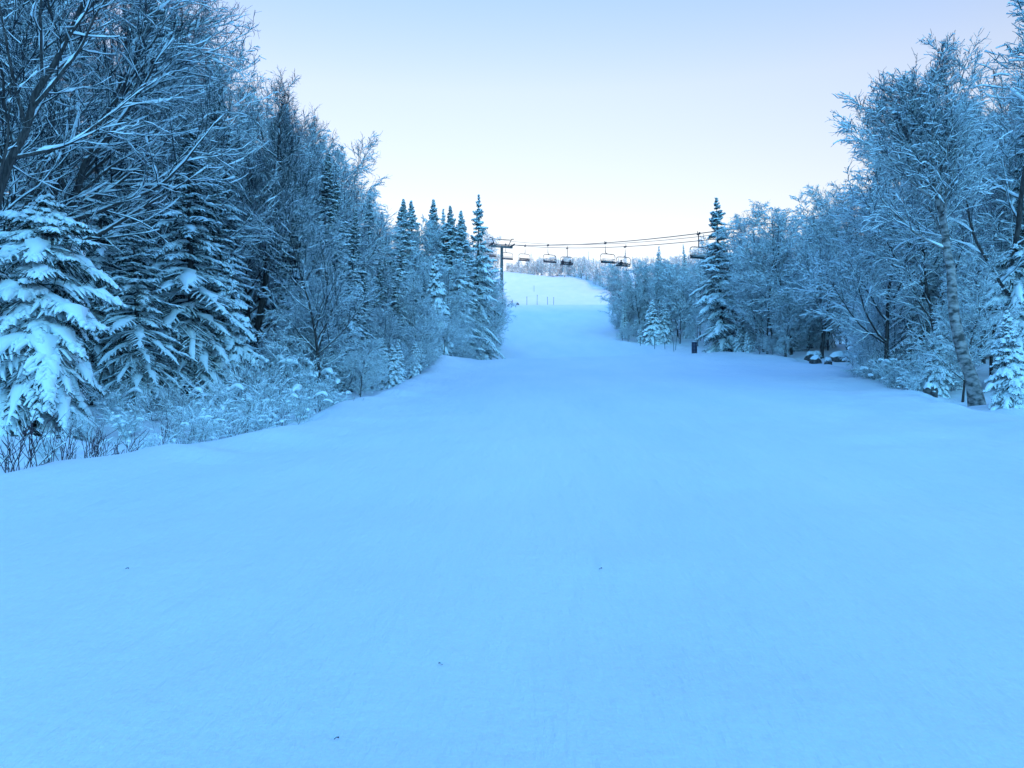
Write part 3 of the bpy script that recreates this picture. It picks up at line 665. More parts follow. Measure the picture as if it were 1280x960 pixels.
def lab_left(nm, px, y):
    k = {'bare_tree': 'bare snow-lined tree', 'frosted_tree': 'frosted pale-twigged tree', 'spruce_tree': 'snow-dusted spruce'}[nm]
    w = 'deep in the near left wood' if y < 30 else ('packed into the left wood under the sloping skyline' if y < 60 else ('in the left wood below the row of pointed spruces' if y < 112 else 'at the left edge beneath the lift tower'))
    return k + ' ' + w
def lab_right(nm, px, y):
    k = {'bare_tree': 'bare snow-lined tree', 'frosted_tree': 'frosted pale-twigged tree', 'spruce_tree': 'snow-dusted spruce'}[nm]
    w = 'crowded in behind the birch on the right' if y < 42 else ('in the right wood behind the snowy rocks' if y < 88 else 'in the low right-hand wood beyond the marker poles')
    return k + ' ' + w
S_, B_, H_, F_ = 'spruce_tree', 'bare_tree', 'bare_tree', 'frosted_tree'
zone(1, 20, 60, -1, 17, 2.5, [(.30, S_, SPR, 12, 1.0), (.32, B_, BARE, 12, 1.1), (.38, H_, HALF, 12, 1.1)], lab_left, TL, (10, 150), edge=1.6)
zone(2, 45, 112, -1, 16, 2.7, [(.32, S_, SPR, 12, 1.0), (.18, H_, HALF, 12, 1.1), (.5, F_, FROST, 12, 1.1)], lab_left, TL, (18, 90), edge=1.0)
zone(3, 112, 185, -1, 7, 3.4, [(.35, S_, FARS, 12, .9), (.65, F_, FARF, 12, 1.1)], lab_left, TL, (18, 50), edge=1.2, hmax=13)
zone(4, 29, 62, 1, 17, 2.6, [(.25, S_, SPR, 12, 1.0), (.3, H_, HALF, 12, 1.1), (.45, F_, FROST, 12, 1.1)], lab_right, TR, (20, 150), edge=1.8)
zone(5, 58, 108, 1, 15, 2.9, [(.3, S_, SPR, 12, 1.0), (.7, F_, FROST, 12, 1.15)], lab_right, TR, (15, 100), edge=1.6)
zone(6, 110, 215, 1, 17, 3.6, [(.35, S_, FARS, 12, 1.0), (.65, F_, FARF, 12, 1.1)], lab_right, TR, (0, 30), edge=.6, hmax=15)
# understorey right at the edges of the left wood
zone(7, 26, 112, -1, 4.5, 1.9, [(.3, S_, [HEAVY[1]], 5, .9), (.7, F_, LOWF, 7, .9)], lambda n, px, y: ('low snow-coated spruce' if n == S_ else 'low bowed frosted tree') + (' crowding the left edge before the run bends' if y < 62 else ' along the left edge beyond the mound'), TL, (120, 230), hmax=5.0, hmin=2.0, edge=.5)
zone(8, 40, 105, 1, 4.0, 2.2, [(.4, S_, [HEAVY[1]], 5, .9), (.6, F_, LOWF, 7, .9)], lambda n, px, y: ('low snow-coated spruce' if n == S_ else 'low bowed frosted tree') + ' along the foot of the right wood', TR, (120, 230), hmax=4.6, hmin=1.8, edge=1.2)
zone(9, 110, 215, 1, 3.5, 2.2, [(.4, S_, [HEAVY[1]], 5, .9), (.6, F_, LOWF, 7, .9)], lambda n, px, y: ('low snow-coated spruce' if n == S_ else 'low bowed frosted tree') + ' fringing the right wood beyond the marker poles', TR, (40, 230), hmax=6, hmin=2.5, edge=.2)

# far ridge behind the upper run
rng = random.Random(77); sp = []
for _ in range(2500):
    y = rng.uniform(205, 350); x = rng.uniform(-14, 66)
    if float(XL(y)) - 1 < x < float(XR(y)) + 1 and y < 318: continue
    if x < float(XL(y)) and y < 300: continue
    if x > 24 and y < 235: continue
    px = CX + F * x / y
    if not 600 < px < 900: continue
    if any((x - a) ** 2 + (y - b) ** 2 < (6 if px < 735 else 10) for a, b in sp): continue
    sp.append((x, y))
    row = SKYF(px) - 4 + rng.uniform(-3, 10)
    h = max(5, min(14, y * (HOR - row) / F + EYE - gz1(x, y)))
    fr = rng.random() < .68
    pr = FARF[rng.randrange(3)] if fr else FARS[rng.randrange(3)]
    add('frosted_tree' if fr else 'spruce_tree', pr, x, y, h / real_h(pr) * (1.35 if fr else 1.1), rng.uniform(0, 6), ('frosted pale tree' if fr else 'small snowy spruce') + ' in the wood along the far ridge above the run', 'tree', 'trees on the far ridge', sz=h / real_h(pr))

# low frosted growth closing the foot of both woods
for pr, px, d, row, lab, rot, wide, grp in [
 (LOWF[0], 560, 72, 392, 'low frosted tree on the left bank where the run bends, nearest of four', .3, 1.1, TL),
 (LOWF[1], 575, 80, 388, 'low frosted tree on the left bank, second of four going up the run', 1.3, 1.1, TL),
 (LOWF[2], 591, 89, 384, 'low frosted tree at the foot of the tallest ragged spruce', 2.3, 1.1, TL),
 (LOWF[0], 604, 97, 380, 'low frosted tree farthest up the left bank, under the lift tower', 3.3, 1.1, TL),
 (LOWF[1], 985, 68, 372, 'low frosted tree closing the gap left of the rocks', 4.3, 1.1, TR),
 (LOWF[2], 1010, 67, 362, 'low frosted tree closing the gap right behind the flat left rock', 5.3, 1.1, TR),
 (LOWF[0], 1036, 66, 355, 'low frosted tree behind the smallest dark rock', .8, 1.1, TR),
 (LOWF[1], 1060, 64, 350, 'low frosted tree right behind the largest rock', 1.8, 1.1, TR)]:
    hero('frosted_tree', pr, 7, px, d, row, lab, 'tree', grp, rot, wide)

# ------------------------------------------------------------------ shrubs
SL = 'shrubs along the left edge'; SR = 'shrubs along the right edge'
rng = random.Random(5)
for px, d, h, v, lab in [(30, 10.4, .95, 0, 'clump of bare reddish stems at the lower left corner of the wood'), (-25, 10.2, .9, 1, 'bare reddish stems cut off by the left side of the photo'),
                      (85, 11.2, .75, 1, 'small clump of bare reddish stems just right of the corner clump'), (113, 11.9, .8, 0, 'bare reddish stem clump third from the left'),
                      (150, 13.2, 1.0, 0, 'bare reddish stems rising behind the snow bank'), (168, 13.6, .45, 1, 'tiny tuft of bare stems on the snow bank'),
                      (60, 12.4, .7, 0, 'bare stems set back behind the corner clump on the left'), (128, 14.6, .8, 1, 'thin bare stems set back in the snowy hollow on the left'),
                      (205, 15.4, .7, 0, 'bare stems where the shrubs begin along the left bank'), (245, 16.6, .6, 1, 'sparse bare stems among the first snow-clotted shrubs'),
                      (305, 18.2, .6, 0, 'bare stems at the snow edge midway along the left shrubs'), (340, 20.3, .6, 1, 'bare stems at the snow edge near the far end of the left shrubs'),
                      (18, 13.2, .8, 1, 'bare stems under the snow-buried spruce')]:
    x, y = at(px, d)
    plant('dogwood_shrub', OSI[v], x, y, h / .9, rng.uniform(0, 6), lab, 'shrub', SL)
i = 0
for px, d, h in [(192, 14.6, .6), (232, 15.2, .7), (262, 16.1, .65), (290, 17.2, .8), (322, 18.8, .9), (352, 20.5, 1.0), (378, 22.5, 1.0), (398, 25, 1.0), (415, 28, .9),
                 (215, 17.5, .8), (255, 18.5, 1.0), (295, 20, 1.1), (335, 22.5, 1.4), (365, 25.5, 1.5), (390, 29, 1.6), (415, 33, 1.8), (440, 38, 1.8),
                 (230, 21, 1.0), (275, 22.5, 1.4), (315, 26, 1.9), (350, 29, 2.2), (385, 33, 2.3), (160, 18.5, .8), (110, 17, .7), (140, 21.5, 1.1), (190, 22.5, 1.2), (60, 14.8, .6)]:
    x, y = at(px, d)
    mid = (i % 2 == 0)
    pr, H0 = (SHR[i % 3], 2.2) if mid else (SHRD[i % 2], 1.8)
    w = 'at the very edge of the snow bank on the left' if d < 17 else ('in the thicket below the straight bare tree' if px > 290 else 'in the thicket under the near left trees')
    plant('snowy_shrub', pr, x, y, h / H0 * 1.1, rng.uniform(0, 6), ('bushy shrub clotted with snow ' if mid else 'twiggy thin shrub ') + w, 'shrub', SL, sz=h / H0)
    i += 1
for px, d, h in [(1092, 39, 1.3), (1100, 36, 1.6), (1118, 34, 1.5), (1134, 33, 1.7), (1150, 32, 1.5), (1112, 32.5, .7), (1140, 30.5, .7), (1090, 36, .6), (1192, 32, .9),
                 (1120, 38, 2.6), (1092, 42, 2.6), (1150, 36, 2.4), (1195, 33, 2.2), (975, 67, 1.4), (1000, 66, 1.5)]:
    x, y = at(px, d)
    dk = (i % 2 == 0)
    pr, H0 = (SHRD[i % 2], 1.8) if dk else (SHR[i % 3], 2.2)
    w = 'between the rocks and the birch' if px < 1180 and d < 45 else ('beside the foot of the birch' if px > 1180 else 'behind the snowy rocks')
    plant('snowy_shrub', pr, x, y, h / H0 * 1.1, rng.uniform(0, 6), ('brown twiggy shrub ' if dk else 'snow-clotted shrub ') + w, 'shrub', SR, sz=h / H0)
    i += 1

# ------------------------------------------------------------------ rocks
def rock_mesh(seed, sx, sy, sz_):
    rng = np.random.default_rng(seed)
    n, m = 20, 12
    th = np.linspace(0, 2 * PI, n, endpoint=False); ph = np.linspace(-.5, PI / 2, m)
    V = []
    for p in ph:
        for t in th:
            v = np.array([math.cos(t) * math.cos(p), math.sin(t) * math.cos(p), math.sin(p)])
            k = 1 + .28 * float(vnoise(v[0] * 2.2 + seed, v[1] * 2.2 + v[2] * 1.7, seed)) * 2 + .12 * float(vnoise(v[0] * 6, v[1] * 6 + v[2] * 5, seed + 1))
            V.append(v * k * np.array([sx, sy, sz_]))
    ii = [(r * n + c, r * n + (c + 1) % n, (r + 1) * n + (c + 1) % n, (r + 1) * n + c) for r in range(m - 1) for c in range(n)]
    return np.array(V), np.array(ii)
def rock(px, d, w, h, seed, label):
    x, y = at(px, d); z = gz1(x, y)
    e = bpy.data.objects.new('rock', None); link(e); e.location = (x, y, z - .03)
    tagt(e, label, 'rock', 'rocks at the right edge')
    V, Q = rock_mesh(seed, w / 2, w * .42, h)
    link(bpy.data.objects.new('stone', mesh_np('stone', V, [Q], M['rock'], False)), e)
    V2 = V.copy(); sel = V[:, 2] > h * .52
    k = np.clip((V[:, 2] - h * .50) / (h * .45), 0, 1)
    V2[:, 2] = V[:, 2] + k * .08 * (1 + w * .3) + (k - .5) * .03; V2[:, 0] *= 1 + .05 * (k > 0); V2[:, 1] *= 1 + .05 * (k > 0)
    qs = Q[sel[Q].all(1)]
    link(bpy.data.objects.new('snow_cap', mesh_np('snow_cap', V2, [qs], M['snow'], True)), e)
rock(1018, 60, 1.5, .5, 31, 'flat snow-capped rock, the farthest left one below the bowed frosted tree')
rock(1051, 56, 1.4, .6, 35, 'largest snow-capped rock, at the edge of the right wood')
rock(1021, 51, .8, .42, 32, 'round dark rock in front of the two flat ones')
rock(1036, 49.5, .5, .36, 33, 'smallest dark rock beside the round one')
rock(1163, 29.5, .5, .32, 36, 'dark lump of stone in the snow between the shrubs and the birch')

# ------------------------------------------------------------------ generic box/bar builder
class MB:
    def __init__(s): s.V = []; s.Q = []; s.n = 0
    def box(s, c, size, rot=None):
        hx, hy, hz = [k / 2 for k in size]
        v = np.array([(a * hx, b * hy, c_ * hz) for a in (-1, 1) for b in (-1, 1) for c_ in (-1, 1)])
        if rot is not None: v = v @ np.array(rot).T
        v = v + np.array(c)
        q = np.array([(0, 1, 3, 2), (4, 6, 7, 5), (0, 4, 5, 1), (2, 3, 7, 6), (0, 2, 6, 4), (1, 5, 7, 3)]) + s.n
        s.V.append(v); s.Q.append(q); s.n += 8; return s
    def tube(s, pts, r, sides=8):
        pts = np.array(pts, float); g = Geo(); r = np.full(len(pts), r) if np.isscalar(r) else np.array(r)
        g.tubes(pts[None], r[None], sides)
        s.V.append(g.V[0]); s.Q.append(g.F[0] + s.n)
        n0 = s.n; s.n += len(g.V[0])
        # caps as fans of quads through a centre vertex
        for k, st in ((0, n0), (len(pts) - 1, n0 + (len(pts) - 1) * sides)):
            s.V.append(pts[k][None]); c = s.n; s.n += 1
            s.Q.append(np.array([(st + j, st + (j + 1) % sides, st + (j + 2) % sides, c) for j in range(0, sides, 2)]))
        return s
    def build(s, name, m, parent=None, smooth=False):
        return link(bpy.data.objects.new(name, mesh_np(name, np.concatenate(s.V), s.Q, m, smooth)), parent)

# ------------------------------------------------------------------ chairlift
TD = 185.0
def ropeA(d): return -5 + (TD - d) * .36
def ropeC(d): return .2 + (TD - d) * .36
_a = np.polyfit([103.5, 129, 152, 175, 185], [25.4, 29.7, 34.2, 39.5, 41.7], 2)
_c = np.polyfit([111.5, 132.9, 155.5, 177.4, 185], [26.25, 29.9, 34.5, 39.6, 41.4], 2)
_b = np.polyfit([106.8, 128.4, 150, 185], [25.8, 29.5, 34.0, 42.6], 2)
zA = lambda d: float(np.polyval(_a, d)) if d <= TD else 41.7 + .24 * (d - TD)
zC = lambda d: float(np.polyval(_c, d)) if d <= TD else 41.4 + .24 * (d - TD)
zB = lambda d: float(np.polyval(_b, d)) if d <= TD else 42.6 + .24 * (d - TD)
for nm, fx, fz, r, lab in (('haul_rope', ropeA, zA, .055, 'upper haul rope of the chairlift carrying the empty chairs'),
                           ('haul_rope', ropeC, zC, .048, 'lower haul rope of the chairlift carrying the chairs with riders'),
                           ('signal_cable', lambda d: (ropeA(d) + ropeC(d)) / 2, zB, .034, 'thin cable strung between the two haul ropes')):
    ds = list(np.arange(62, TD, 6)) + [TD] + list(np.arange(TD + 10, 262, 12))
    o = MB().tube([(fx(d), d, fz(d)) for d in ds], r, 6).build(nm, M['rope'], None, True)
    tagt(o, lab, 'cable')

ru = np.array([-.36, 1.0]) / math.hypot(.36, 1.0)   # rope heading uphill, seen in plan
rz = math.atan2(ru[1], ru[0]) - PI / 2              # turns local +y uphill
# tower
tx, ty = -2.4, TD; tz = gz1(tx, ty); tt = 41.3 - tz
t = bpy.data.objects.new('lift_tower', None); link(t); t.location = (tx, ty, tz); t.rotation_euler = (0, 0, rz)
tagt(t, 'grey-green steel chairlift tower standing at the left edge of the upper run', 'lift tower')
MB().tube([(0, 0, -.8), (0, 0, tt * .5), (0, 0, tt - .35)], [.42, .36, .30], 14).build('column', M['steel'], t, True)
MB().box((0, 0, tt - .30), (5.3, .42, .42)).build('crossarm', M['steel'], t)
hw = 2.45
for s_ in (-1, 1):
    f = MB(); f.tube([(s_ * 1.6, 0, tt - .1), (s_ * 2.45, 0, tt + 1.65)], .09, 6); f.tube([(s_ * 2.45, 0, tt + 1.65), (s_ * 3.0, 0, tt + 1.72)], .10, 6)
    f.build('lifting_frame', M['dsteel'], t)
    sh = MB().box((s_ * hw, 0, tt + .02), (.16, 3.4, .22)).build('sheave_beam', M['dsteel'], t)
    for k in range(6):
        y0 = -1.5 + k * .6
        MB().tube([(s_ * (hw + .13) - .06, y0, tt + .12), (s_ * (hw + .13) + .06, y0, tt + .12)], .24, 12).build('sheave', M['rubber'], sh)
MB().tube([(-2.4, 0, tt + 1.45), (2.4, 0, tt + 1.45)], .07, 6).build('top_bar', M['dsteel'], t)
l = MB()
for s_ in (-.18, .18): l.tube([(s_, -.58, .5), (s_, -.50, tt - .6)], .025, 4)
for k in range(int((tt - 1) / .35)): l.box((0, -.57, .7 + k * .35), (.36, .03, .03))
l.build('ladder', M['dsteel'], t)
w = MB(); w.box((0, .9, tt - .12), (4.2, .5, .05)); w.box((0, -.9, tt - .12), (4.2, .5, .05)); w.build('walkway', M['dsteel'], t)

# chair: local origin at the grip on the rope, +y uphill
def rrect(cx, w, z0, z1, y, r=.28, n=5, flip=False):
    pts = []
    for (ox, oz, a0) in ((w / 2 - r, z0 + r, -PI / 2), (w / 2 - r, z1 - r, 0)):
        for k in range(n + 1):
            a = a0 + k * PI / 2 / n; pts.append((cx + ox + r * math.cos(a), y, oz + r * math.sin(a)))
    return pts
cw = 2.6
def chair_parts(ox):
    parts = {}
    g = MB(); g.box((0, 0, .02), (.16, .62, .20)); g.tube([(0, -.25, .1), (0, -.25, .42)], .05, 6); g.tube([(-.08, .22, .12), (.08, .22, .12)], .11, 8)
    parts['grip'] = (g, 'dsteel')
    h = MB(); h.tube([(0, 0, 0), (0, 0, -1.35), (ox * .3, 0, -1.62), (ox, 0, -1.72)], .065, 8); parts['hanger'] = (h, 'dsteel')
    f = MB(); f.tube([(ox - .7, 0, -1.72), (ox + .7, 0, -1.72)], .06, 6)
    for s_ in (-1, 1):
        p = rrect(0, cw, -3.15, -1.74, 0, .38)
        p = [(ox + .45 * s_, 0, -1.74)] + [(ox + s_ * (q[0]), 0, q[2]) for q in reversed(p)] + [(ox + .6 * s_, 0, -3.15)]
        f.tube(p, .055, 6)
    parts['bail_frame'] = (f, 'dsteel')
    b = MB(); b.box((ox, -.12, -2.90), (2.3, .05, .20)); b.box((ox, -.12, -2.68), (2.3, .04, .05)); parts['backrest'] = (b, 'cushion')
    s = MB(); s.box((ox, .16, -3.14), (2.5, .55, .18)); parts['seat'] = (s, 'cushion')
    r = MB()
    for s_ in (-1, 1): r.tube([(ox + s_ * 1.06, -.1, -2.55), (ox + s_ * 1.06, .45, -2.62)], .03, 5)
    r.tube([(ox - 1.06, .45, -2.62), (ox + 1.06, .45, -2.62)], .03, 5)
    parts['safety_bar'] = (r, 'dsteel')
    n = MB(); n.box((ox + .1, .16, -3.05), (2.0, .44, .06)); parts['snow'] = (n, 'snow')
    return parts
_cache = {}
def chair(d, which, label, ox=.0, snow=True, flip=False):
    x = ropeA(d) if which == 'A' else ropeC(d); z = zA(d) if which == 'A' else zC(d)
    e = bpy.data.objects.new('lift_chair', None); link(e); e.location = (x, d, z - .08)
    e.rotation_euler = (0, 0, rz + (PI if flip else 0)); tagt(e, label, 'lift chair', 'chairs hanging on the lift ropes')
    if ox not in _cache:
        _cache[ox] = {k: mesh_np(k, np.concatenate(b.V), b.Q, M[m]) for k, (b, m) in chair_parts(ox).items()}
    for k, me in _cache[ox].items():
        if k == 'snow' and not snow: continue
        link(bpy.data.objects.new(k, me), e)
    return e
chair(103.5, 'A', 'nearest chair, half hidden by the tall dark-limbed spruce', .0, flip=True)
chair(129, 'A', 'empty chair touching the one with a single rider', -.45, flip=True)
c3 = chair(132.9, 'C', 'chair carrying a single rider', -.35, snow=False)
chair(152, 'A', 'empty chair just left of the chair with two riders', -.35, flip=True)
c4 = chair(155.5, 'C', 'chair carrying two riders', -.1, snow=False)
chair(175, 'A', 'empty chair nearest the tower on its right', -.35, flip=True)
chair(177.4, 'C', 'second chair to the right of the tower, empty, under the lower rope', -.2)
chair(200, 'C', 'chair beyond the tower, seen against the wood left of its column', 0)

def person(e, lx, jm, label, seed):
    """seated skier grown from a skeleton; origin at the hips on the seat"""
    me = bpy.data.meshes.new('person'); 
    vs = [((0, 0, .06), .17), ((0, .01, .28), .165), ((0, .02, .46), .19), ((0, .03, .57), .07), ((0, .06, .70), .10), ((0, .05, .80), .085)]
    ed = [(0, 1), (1, 2), (2, 3), (3, 4), (4, 5)]
    for s_ in (-1, 1):
        n = len(vs)
        vs += [((s_ * .19, .02, .48), .085), ((s_ * .26, .10, .24), .065), ((s_ * .22, .36, .18), .05), ((s_ * .20, .44, .18), .055)]
        ed += [(2, n), (n, n + 1), (n + 1, n + 2), (n + 2, n + 3)]
        n = len(vs)
        vs += [((s_ * .11, .12, .04), .10), ((s_ * .15, .50, .03), .085), ((s_ * .15, .55, -.38), .065), ((s_ * .15, .66, -.44), .06)]
        ed += [(0, n), (n, n + 1), (n + 1, n + 2), (n + 2, n + 3)]
    me.from_pydata([v[0] for v in vs], ed, [])
    ob = link(bpy.data.objects.new('person', me))
    sm = ob.modifiers.new('skin', 'SKIN'); ob.modifiers.new('sub', 'SUBSURF').levels = 1
    for v, (_, r) in zip(me.skin_vertices[0].data, vs): v.radius = (r, r)
    me.skin_vertices[0].data[0].use_root = True
    me.materials.append(jm)
    from mathutils import Matrix, Vector
    mw = Matrix.Translation(e.location) @ Matrix.Rotation(e.rotation_euler[2], 4, 'Z')
    ob.location = mw @ Vector((lx, .06, -3.06)); ob.rotation_euler = e.rotation_euler
    tagt(ob, label, 'person')
    g = Geo(); a = np.linspace(0, 1, 7)
    P = np.array([[0, .04, .70 + .18 * u] for u in a])[None]; R = (.135 * np.sqrt(np.clip(1 - a ** 2.2, .02, 1)))[None]
    g.tubes(P, R, 12)
    link(bpy.data.objects.new('helmet', g.mesh('helmet', M['helmet'], True)), ob)
person(c3, -.35 - .35, M['jacket2'], 'rider in black sitting alone on a lift chair, legs hanging', 1)
person(c4, -.1 - .8, M['jacket1'], 'left rider of the two on one chair, in dark clothes', 2)
person(c4, -.1 + .75, M['jacket2'], 'right rider of the two on one chair, in dark clothes', 3)

# ------------------------------------------------------------------ marker poles, barrel, small things
def pole(px, d, row_t, row_b, lean, label, group, r=.034):
    x, y = at(px, d); z = gz1(x, y); h = (row_b - row_t) * d / F
    e = bpy.data.objects.new('marker_pole', None); link(e); e.location = (x, y, z); tagt(e, label, 'pole', group)
    MB().tube([(0, 0, -.3), (lean * .5, 0, h * .5), (lean, 0, h * .94)], r, 8).build('shaft', M['pole'], e, True)
    MB().tube([(lean, 0, h * .94), (lean, 0, h)], r * 1.35, 8).build('cap', M['dsteel'], e, True)
G1 = 'marker poles right of the run'; G2 = 'marker poles on the upper run'
for a in [(779.5, 119, 417.5, 429.5, .18, 'leaning pole farthest left below the right wood'), (787, 116, 418, 430, 0, 'faint pole second from the left below the right wood'),
          (801, 109, 426, 437.5, 0, 'pole third from the left in the right-hand row'), (818.8, 106, 428, 443, -.03, 'upright pole in the middle of the right-hand row'),
          (832, 106, 426, 443, -.22, 'pole leaning left in the right-hand row'), (843, 104, 428, 446, -.15, 'left pole of the crossing pair near the barrel'),
          (844.6, 105, 428, 446, .24, 'right pole of the crossing pair near the barrel'), (869.4, 100, 424, 446, 0, 'pole standing just behind the barrel')]:
    pole(*a, G1)
for a in [(640.6, 189, 373.7, 380, 0, 'short pole at the left foot of the upper run'), (639.4, 172, 383, 391, .05, 'pole half sunk in the left bank of the upper run'),
          (658.7, 190, 369.5, 380, 0, 'pole left of the tall four on the upper run'), (667.7, 245, 358.5, 366, 0, 'faint pole highest on the upper run'),
          (671.5, 196, 363, 376, .04, 'tallest pole on the upper run'), (684.6, 197, 366.5, 377, 0, 'third of the four tall poles on the upper run'),
          (692.2, 197, 367, 377, .05, 'rightmost of the four tall poles on the upper run')]:
    pole(*a, G2, r=.055)
# barrel
x, y = at(868.5, 71); z = gz1(x, y)
e = bpy.data.objects.new('barrel', None); link(e); e.location = (x, y, z); tagt(e, 'tall dark navy barrel standing in the snow left of the dark-limbed spruce', 'barrel')
prof = [(.245, -.06), (.25, .02), (.25, .05), (.235, .07), (.238, .32), (.25, .34), (.25, .37), (.238, .39), (.238, .66), (.25, .68), (.25, .71), (.238, .73), (.232, .95), (.25, .965), (.25, .995), (.225, 1.0), (.22, .975), (.01, .975)]
g = Geo(); g.tubes(np.array([[(0, 0, p[1] + i * 1e-5) for i, p in enumerate(prof)]]), np.array([[p[0] for p in prof]]), 28)
V = g.V[0]; F_q = g.F[0]
link(bpy.data.objects.new('drum', mesh_np('drum', V, [F_q], M['barrel'], True)), e)
b = np.linspace(0, 1, 8); g = Geo(); g.tubes(np.array([[(0, 0, .97 + .10 * u) for u in b]]), (.215 * np.sqrt(np.clip(1 - b ** 2, .01, 1)))[None], 20)
link(bpy.data.objects.new('snow_cap', g.mesh('snow_cap', M['snow'], True)), e)
# padded box at the far right bend and a stub at the left
x, y = at(767, 182); e = bpy.data.objects.new('padded_post', None); link(e); e.location = (x, y, gz1(x, y)); tagt(e, 'faded red padded post where the upper run meets the right wood', 'post')
MB().tube([(0, 0, -.2), (0, 0, 1.25)], .07, 8).build('post', M['dsteel'], e)
MB().box((0, 0, .72), (.55, .30, 1.0)).build('padding', M['redpad'], e)
x, y = at(646.9, 187); V, Q = rock_mesh(41, .35, .3, .55)
o = link(bpy.data.objects.new('stump', mesh_np('stump', V, [Q], M['rock']))); o.location = (x, y, gz1(x, y)); tagt(o, 'small dark stump poking through the snow near the left bank of the upper run', 'stump')
# bits of twig fallen on the groomed snow
for k, (px, row) in enumerate([(163, 710), (552, 827), (750, 710), (424, 918)]):
    d = 12.0
    for _ in range(40):
        xx = (px - CX) * d / F; d = EYE * F / (row - HOR + F * gz1(xx, d) / d) if row - HOR + F * gz1(xx, d) / d > 1 else d
    xx = (px - CX) * d / F
    rg = np.random.default_rng(900 + k); a = rg.uniform(0, PI); ln = .008 + .0012 * d * rg.uniform(.5, 1.0)
    p = [(-ln * math.cos(a), -ln * math.sin(a), .004), (0, 0, .012), (ln * math.cos(a + .3), ln * math.sin(a + .3), .006)]
    o = MB().tube(p, .0022 + .0003 * d, 5).build('fallen_twig', M['twig']); o.location = (xx, d, gz1(xx, d) + .002)
    w = ['near the left side of the foreground', 'low in the middle of the foreground', 'in the middle of the foreground, above centre right', 'at the bottom left of the foreground', 'at the right side of the foreground', 'far up the near slope', 'on the right half of the near slope', 'below the left shrubs'][k]
    tagt(o, 'tiny dark twig bit on the snow ' + w, 'twig', 'bits of twig on the snow')

# ------------------------------------------------------------------ light, sky, haze
WTINT = [(0.0, (.56, .51, .74)), (1.0, (.84, 1.30, 1.9)), (.10, (.72, .50, .51)), (.22, (1.15, .62, .43)), (.38, (1.32, .76, .58)),
         (.47, (1.1, .76, .68)), (.54, (.75, .95, .95)), (.73, (.72, .98, 1.4))]
WBACK = [(0.0, (.15, .64, 1.1)), (1.0, (.84, 1.30, 1.9)), (.13, (.22, .62, 1.0)), (.22, (.42, 1.10, 1.42)), (.30, (.75, 1.55, 1.75)), (.38, (.95, 1.78, 1.85)),
         (.54, (.8, 1.6, 1.75)), (.73, (.78, 1.22, 1.6))]
SUN_EL, SUN_AZ = 6.0, 171.0     # degrees; azimuth from +y, positive to the right
w = bpy.data.worlds.new('World'); scene.world = w; w.use_nodes = True
nt = w.node_tree; bg = nt.nodes['Background']
sky = nt.nodes.new('ShaderNodeTexSky'); sky.sky_type = 'NISHITA'; sky.sun_disc = False
sky.sun_elevation = math.radians(SUN_EL); sky.sun_rotation = math.radians(SUN_AZ)
sky.air_density = 1.0; sky.dust_density = .6; sky.ozone_density = 2.5; sky.altitude = 600
tint = nt.nodes.new('ShaderNodeMix'); tint.data_type = 'RGBA'; tint.blend_type = 'MULTIPLY'; tint.inputs['Factor'].default_value = 1
tcw = nt.nodes.new('ShaderNodeTexCoord'); sepw = nt.nodes.new('ShaderNodeSeparateXYZ'); nt.links.new(tcw.outputs['Generated'], sepw.inputs[0])
def wramp(stops):   # twilight: pale low down, deep blue overhead
    r = nt.nodes.new('ShaderNodeValToRGB')
    for k, (p, c) in enumerate(stops):
        e_ = r.color_ramp.elements[k] if k < 2 else r.color_ramp.elements.new(p)
        e_.position = p; e_.color = tuple(v / 4 for v in c) + (1,)
    nt.links.new(sepw.outputs['Z'], r.inputs['Fac']); return r
front, back = wramp(WTINT), wramp(WBACK)
yf = nt.nodes.new('ShaderNodeMapRange'); yf.inputs['From Min'].default_value = .25; yf.inputs['From Max'].default_value = -.5
nt.links.new(sepw.outputs['Y'], yf.inputs['Value'])
crw = nt.nodes.new('ShaderNodeMix'); crw.data_type = 'RGBA'; nt.links.new(yf.outputs[0], crw.inputs['Factor'])
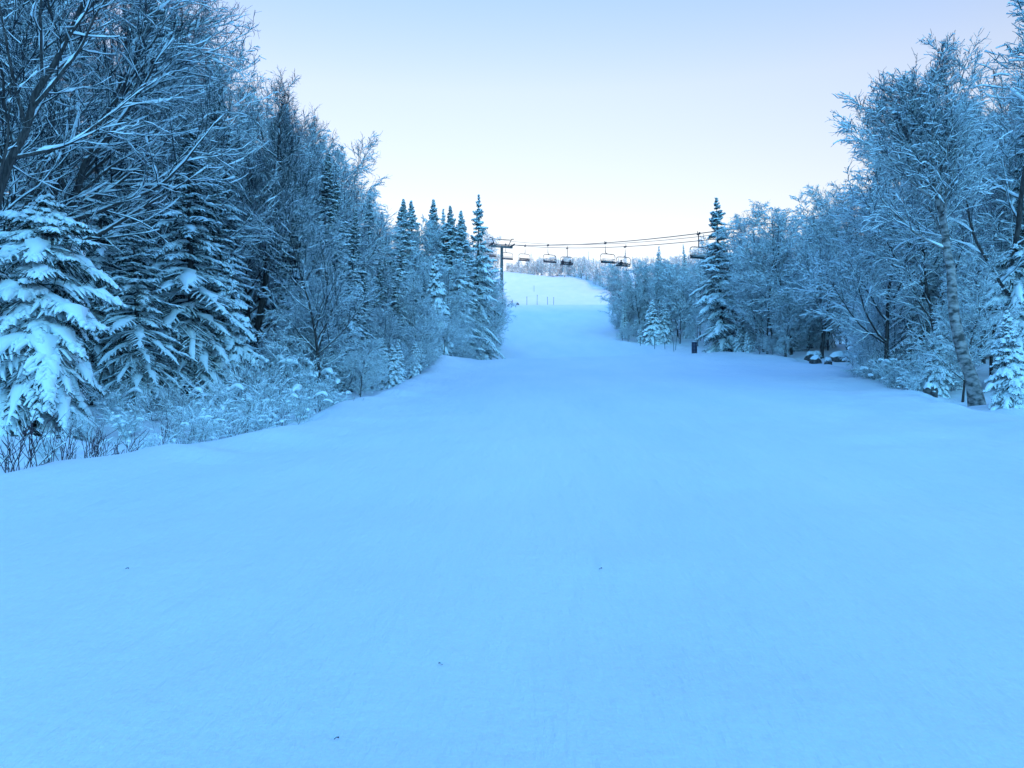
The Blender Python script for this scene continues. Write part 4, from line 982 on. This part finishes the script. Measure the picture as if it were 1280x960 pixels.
nt.links.new(front.outputs['Color'], crw.inputs['A']); nt.links.new(back.outputs['Color'], crw.inputs['B'])
x4 = nt.nodes.new('ShaderNodeVectorMath'); x4.operation = 'SCALE'; x4.inputs['Scale'].default_value = 4
nt.links.new(crw.outputs['Result'], x4.inputs[0]); nt.links.new(x4.outputs[0], tint.inputs['B'])
nt.links.new(sky.outputs['Color'], tint.inputs['A']); nt.links.new(tint.outputs['Result'], bg.inputs['Color'])
bg.inputs['Strength'].default_value = .15
sl = bpy.data.lights.new('sun', 'SUN'); sl.energy = 2.0; sl.angle = math.radians(1.6); sl.color = (.34, .23, .22)
so = link(bpy.data.objects.new('sun', sl))
from mathutils import Vector
el, az = math.radians(SUN_EL), math.radians(SUN_AZ)
dirv = Vector((math.sin(az) * math.cos(el), math.cos(az) * math.cos(el), math.sin(el)))
so.rotation_euler = dirv.to_track_quat('Z', 'Y').to_euler(); so.location = (0, 0, 80)

HAZE = .0
if HAZE:
    hb = MB().box((0, 80, 40), (1900, 900, 220)); h = hb.build('haze', bpy.data.materials.new('haze_air')); tagt(h, kind='stuff')
    hm = h.data.materials[0]; hm.use_nodes = True; hm.node_tree.nodes.clear()
    o = hm.node_tree.nodes.new('ShaderNodeOutputMaterial'); v = hm.node_tree.nodes.new('ShaderNodeVolumePrincipled')
    v.inputs['Density'].default_value = HAZE; v.inputs['Color'].default_value = (.85, .93, 1, 1); v.inputs['Anisotropy'].default_value = .3
    hm.node_tree.links.new(v.outputs[0], o.inputs['Volume'])

cam = bpy.data.cameras.new('camera'); cam.lens = 36 * F / 1280; cam.sensor_width = 36; cam.clip_end = 5000; cam.clip_start = .05
co = link(bpy.data.objects.new('camera', cam)); co.location = (0, 0, EYE + gz1(0, 0) * 0)
co.rotation_euler = (math.radians(90) + math.atan((HOR - 480) / F), 0, 0)
scene.camera = co
vs = scene.view_settings; vs.view_transform = 'Standard'; vs.look = 'None'; vs.gamma = 1; vs.exposure = 2.2
scene.cycles.max_bounces = 8; scene.cycles.diffuse_bounces = 6; scene.cycles.use_denoising = True
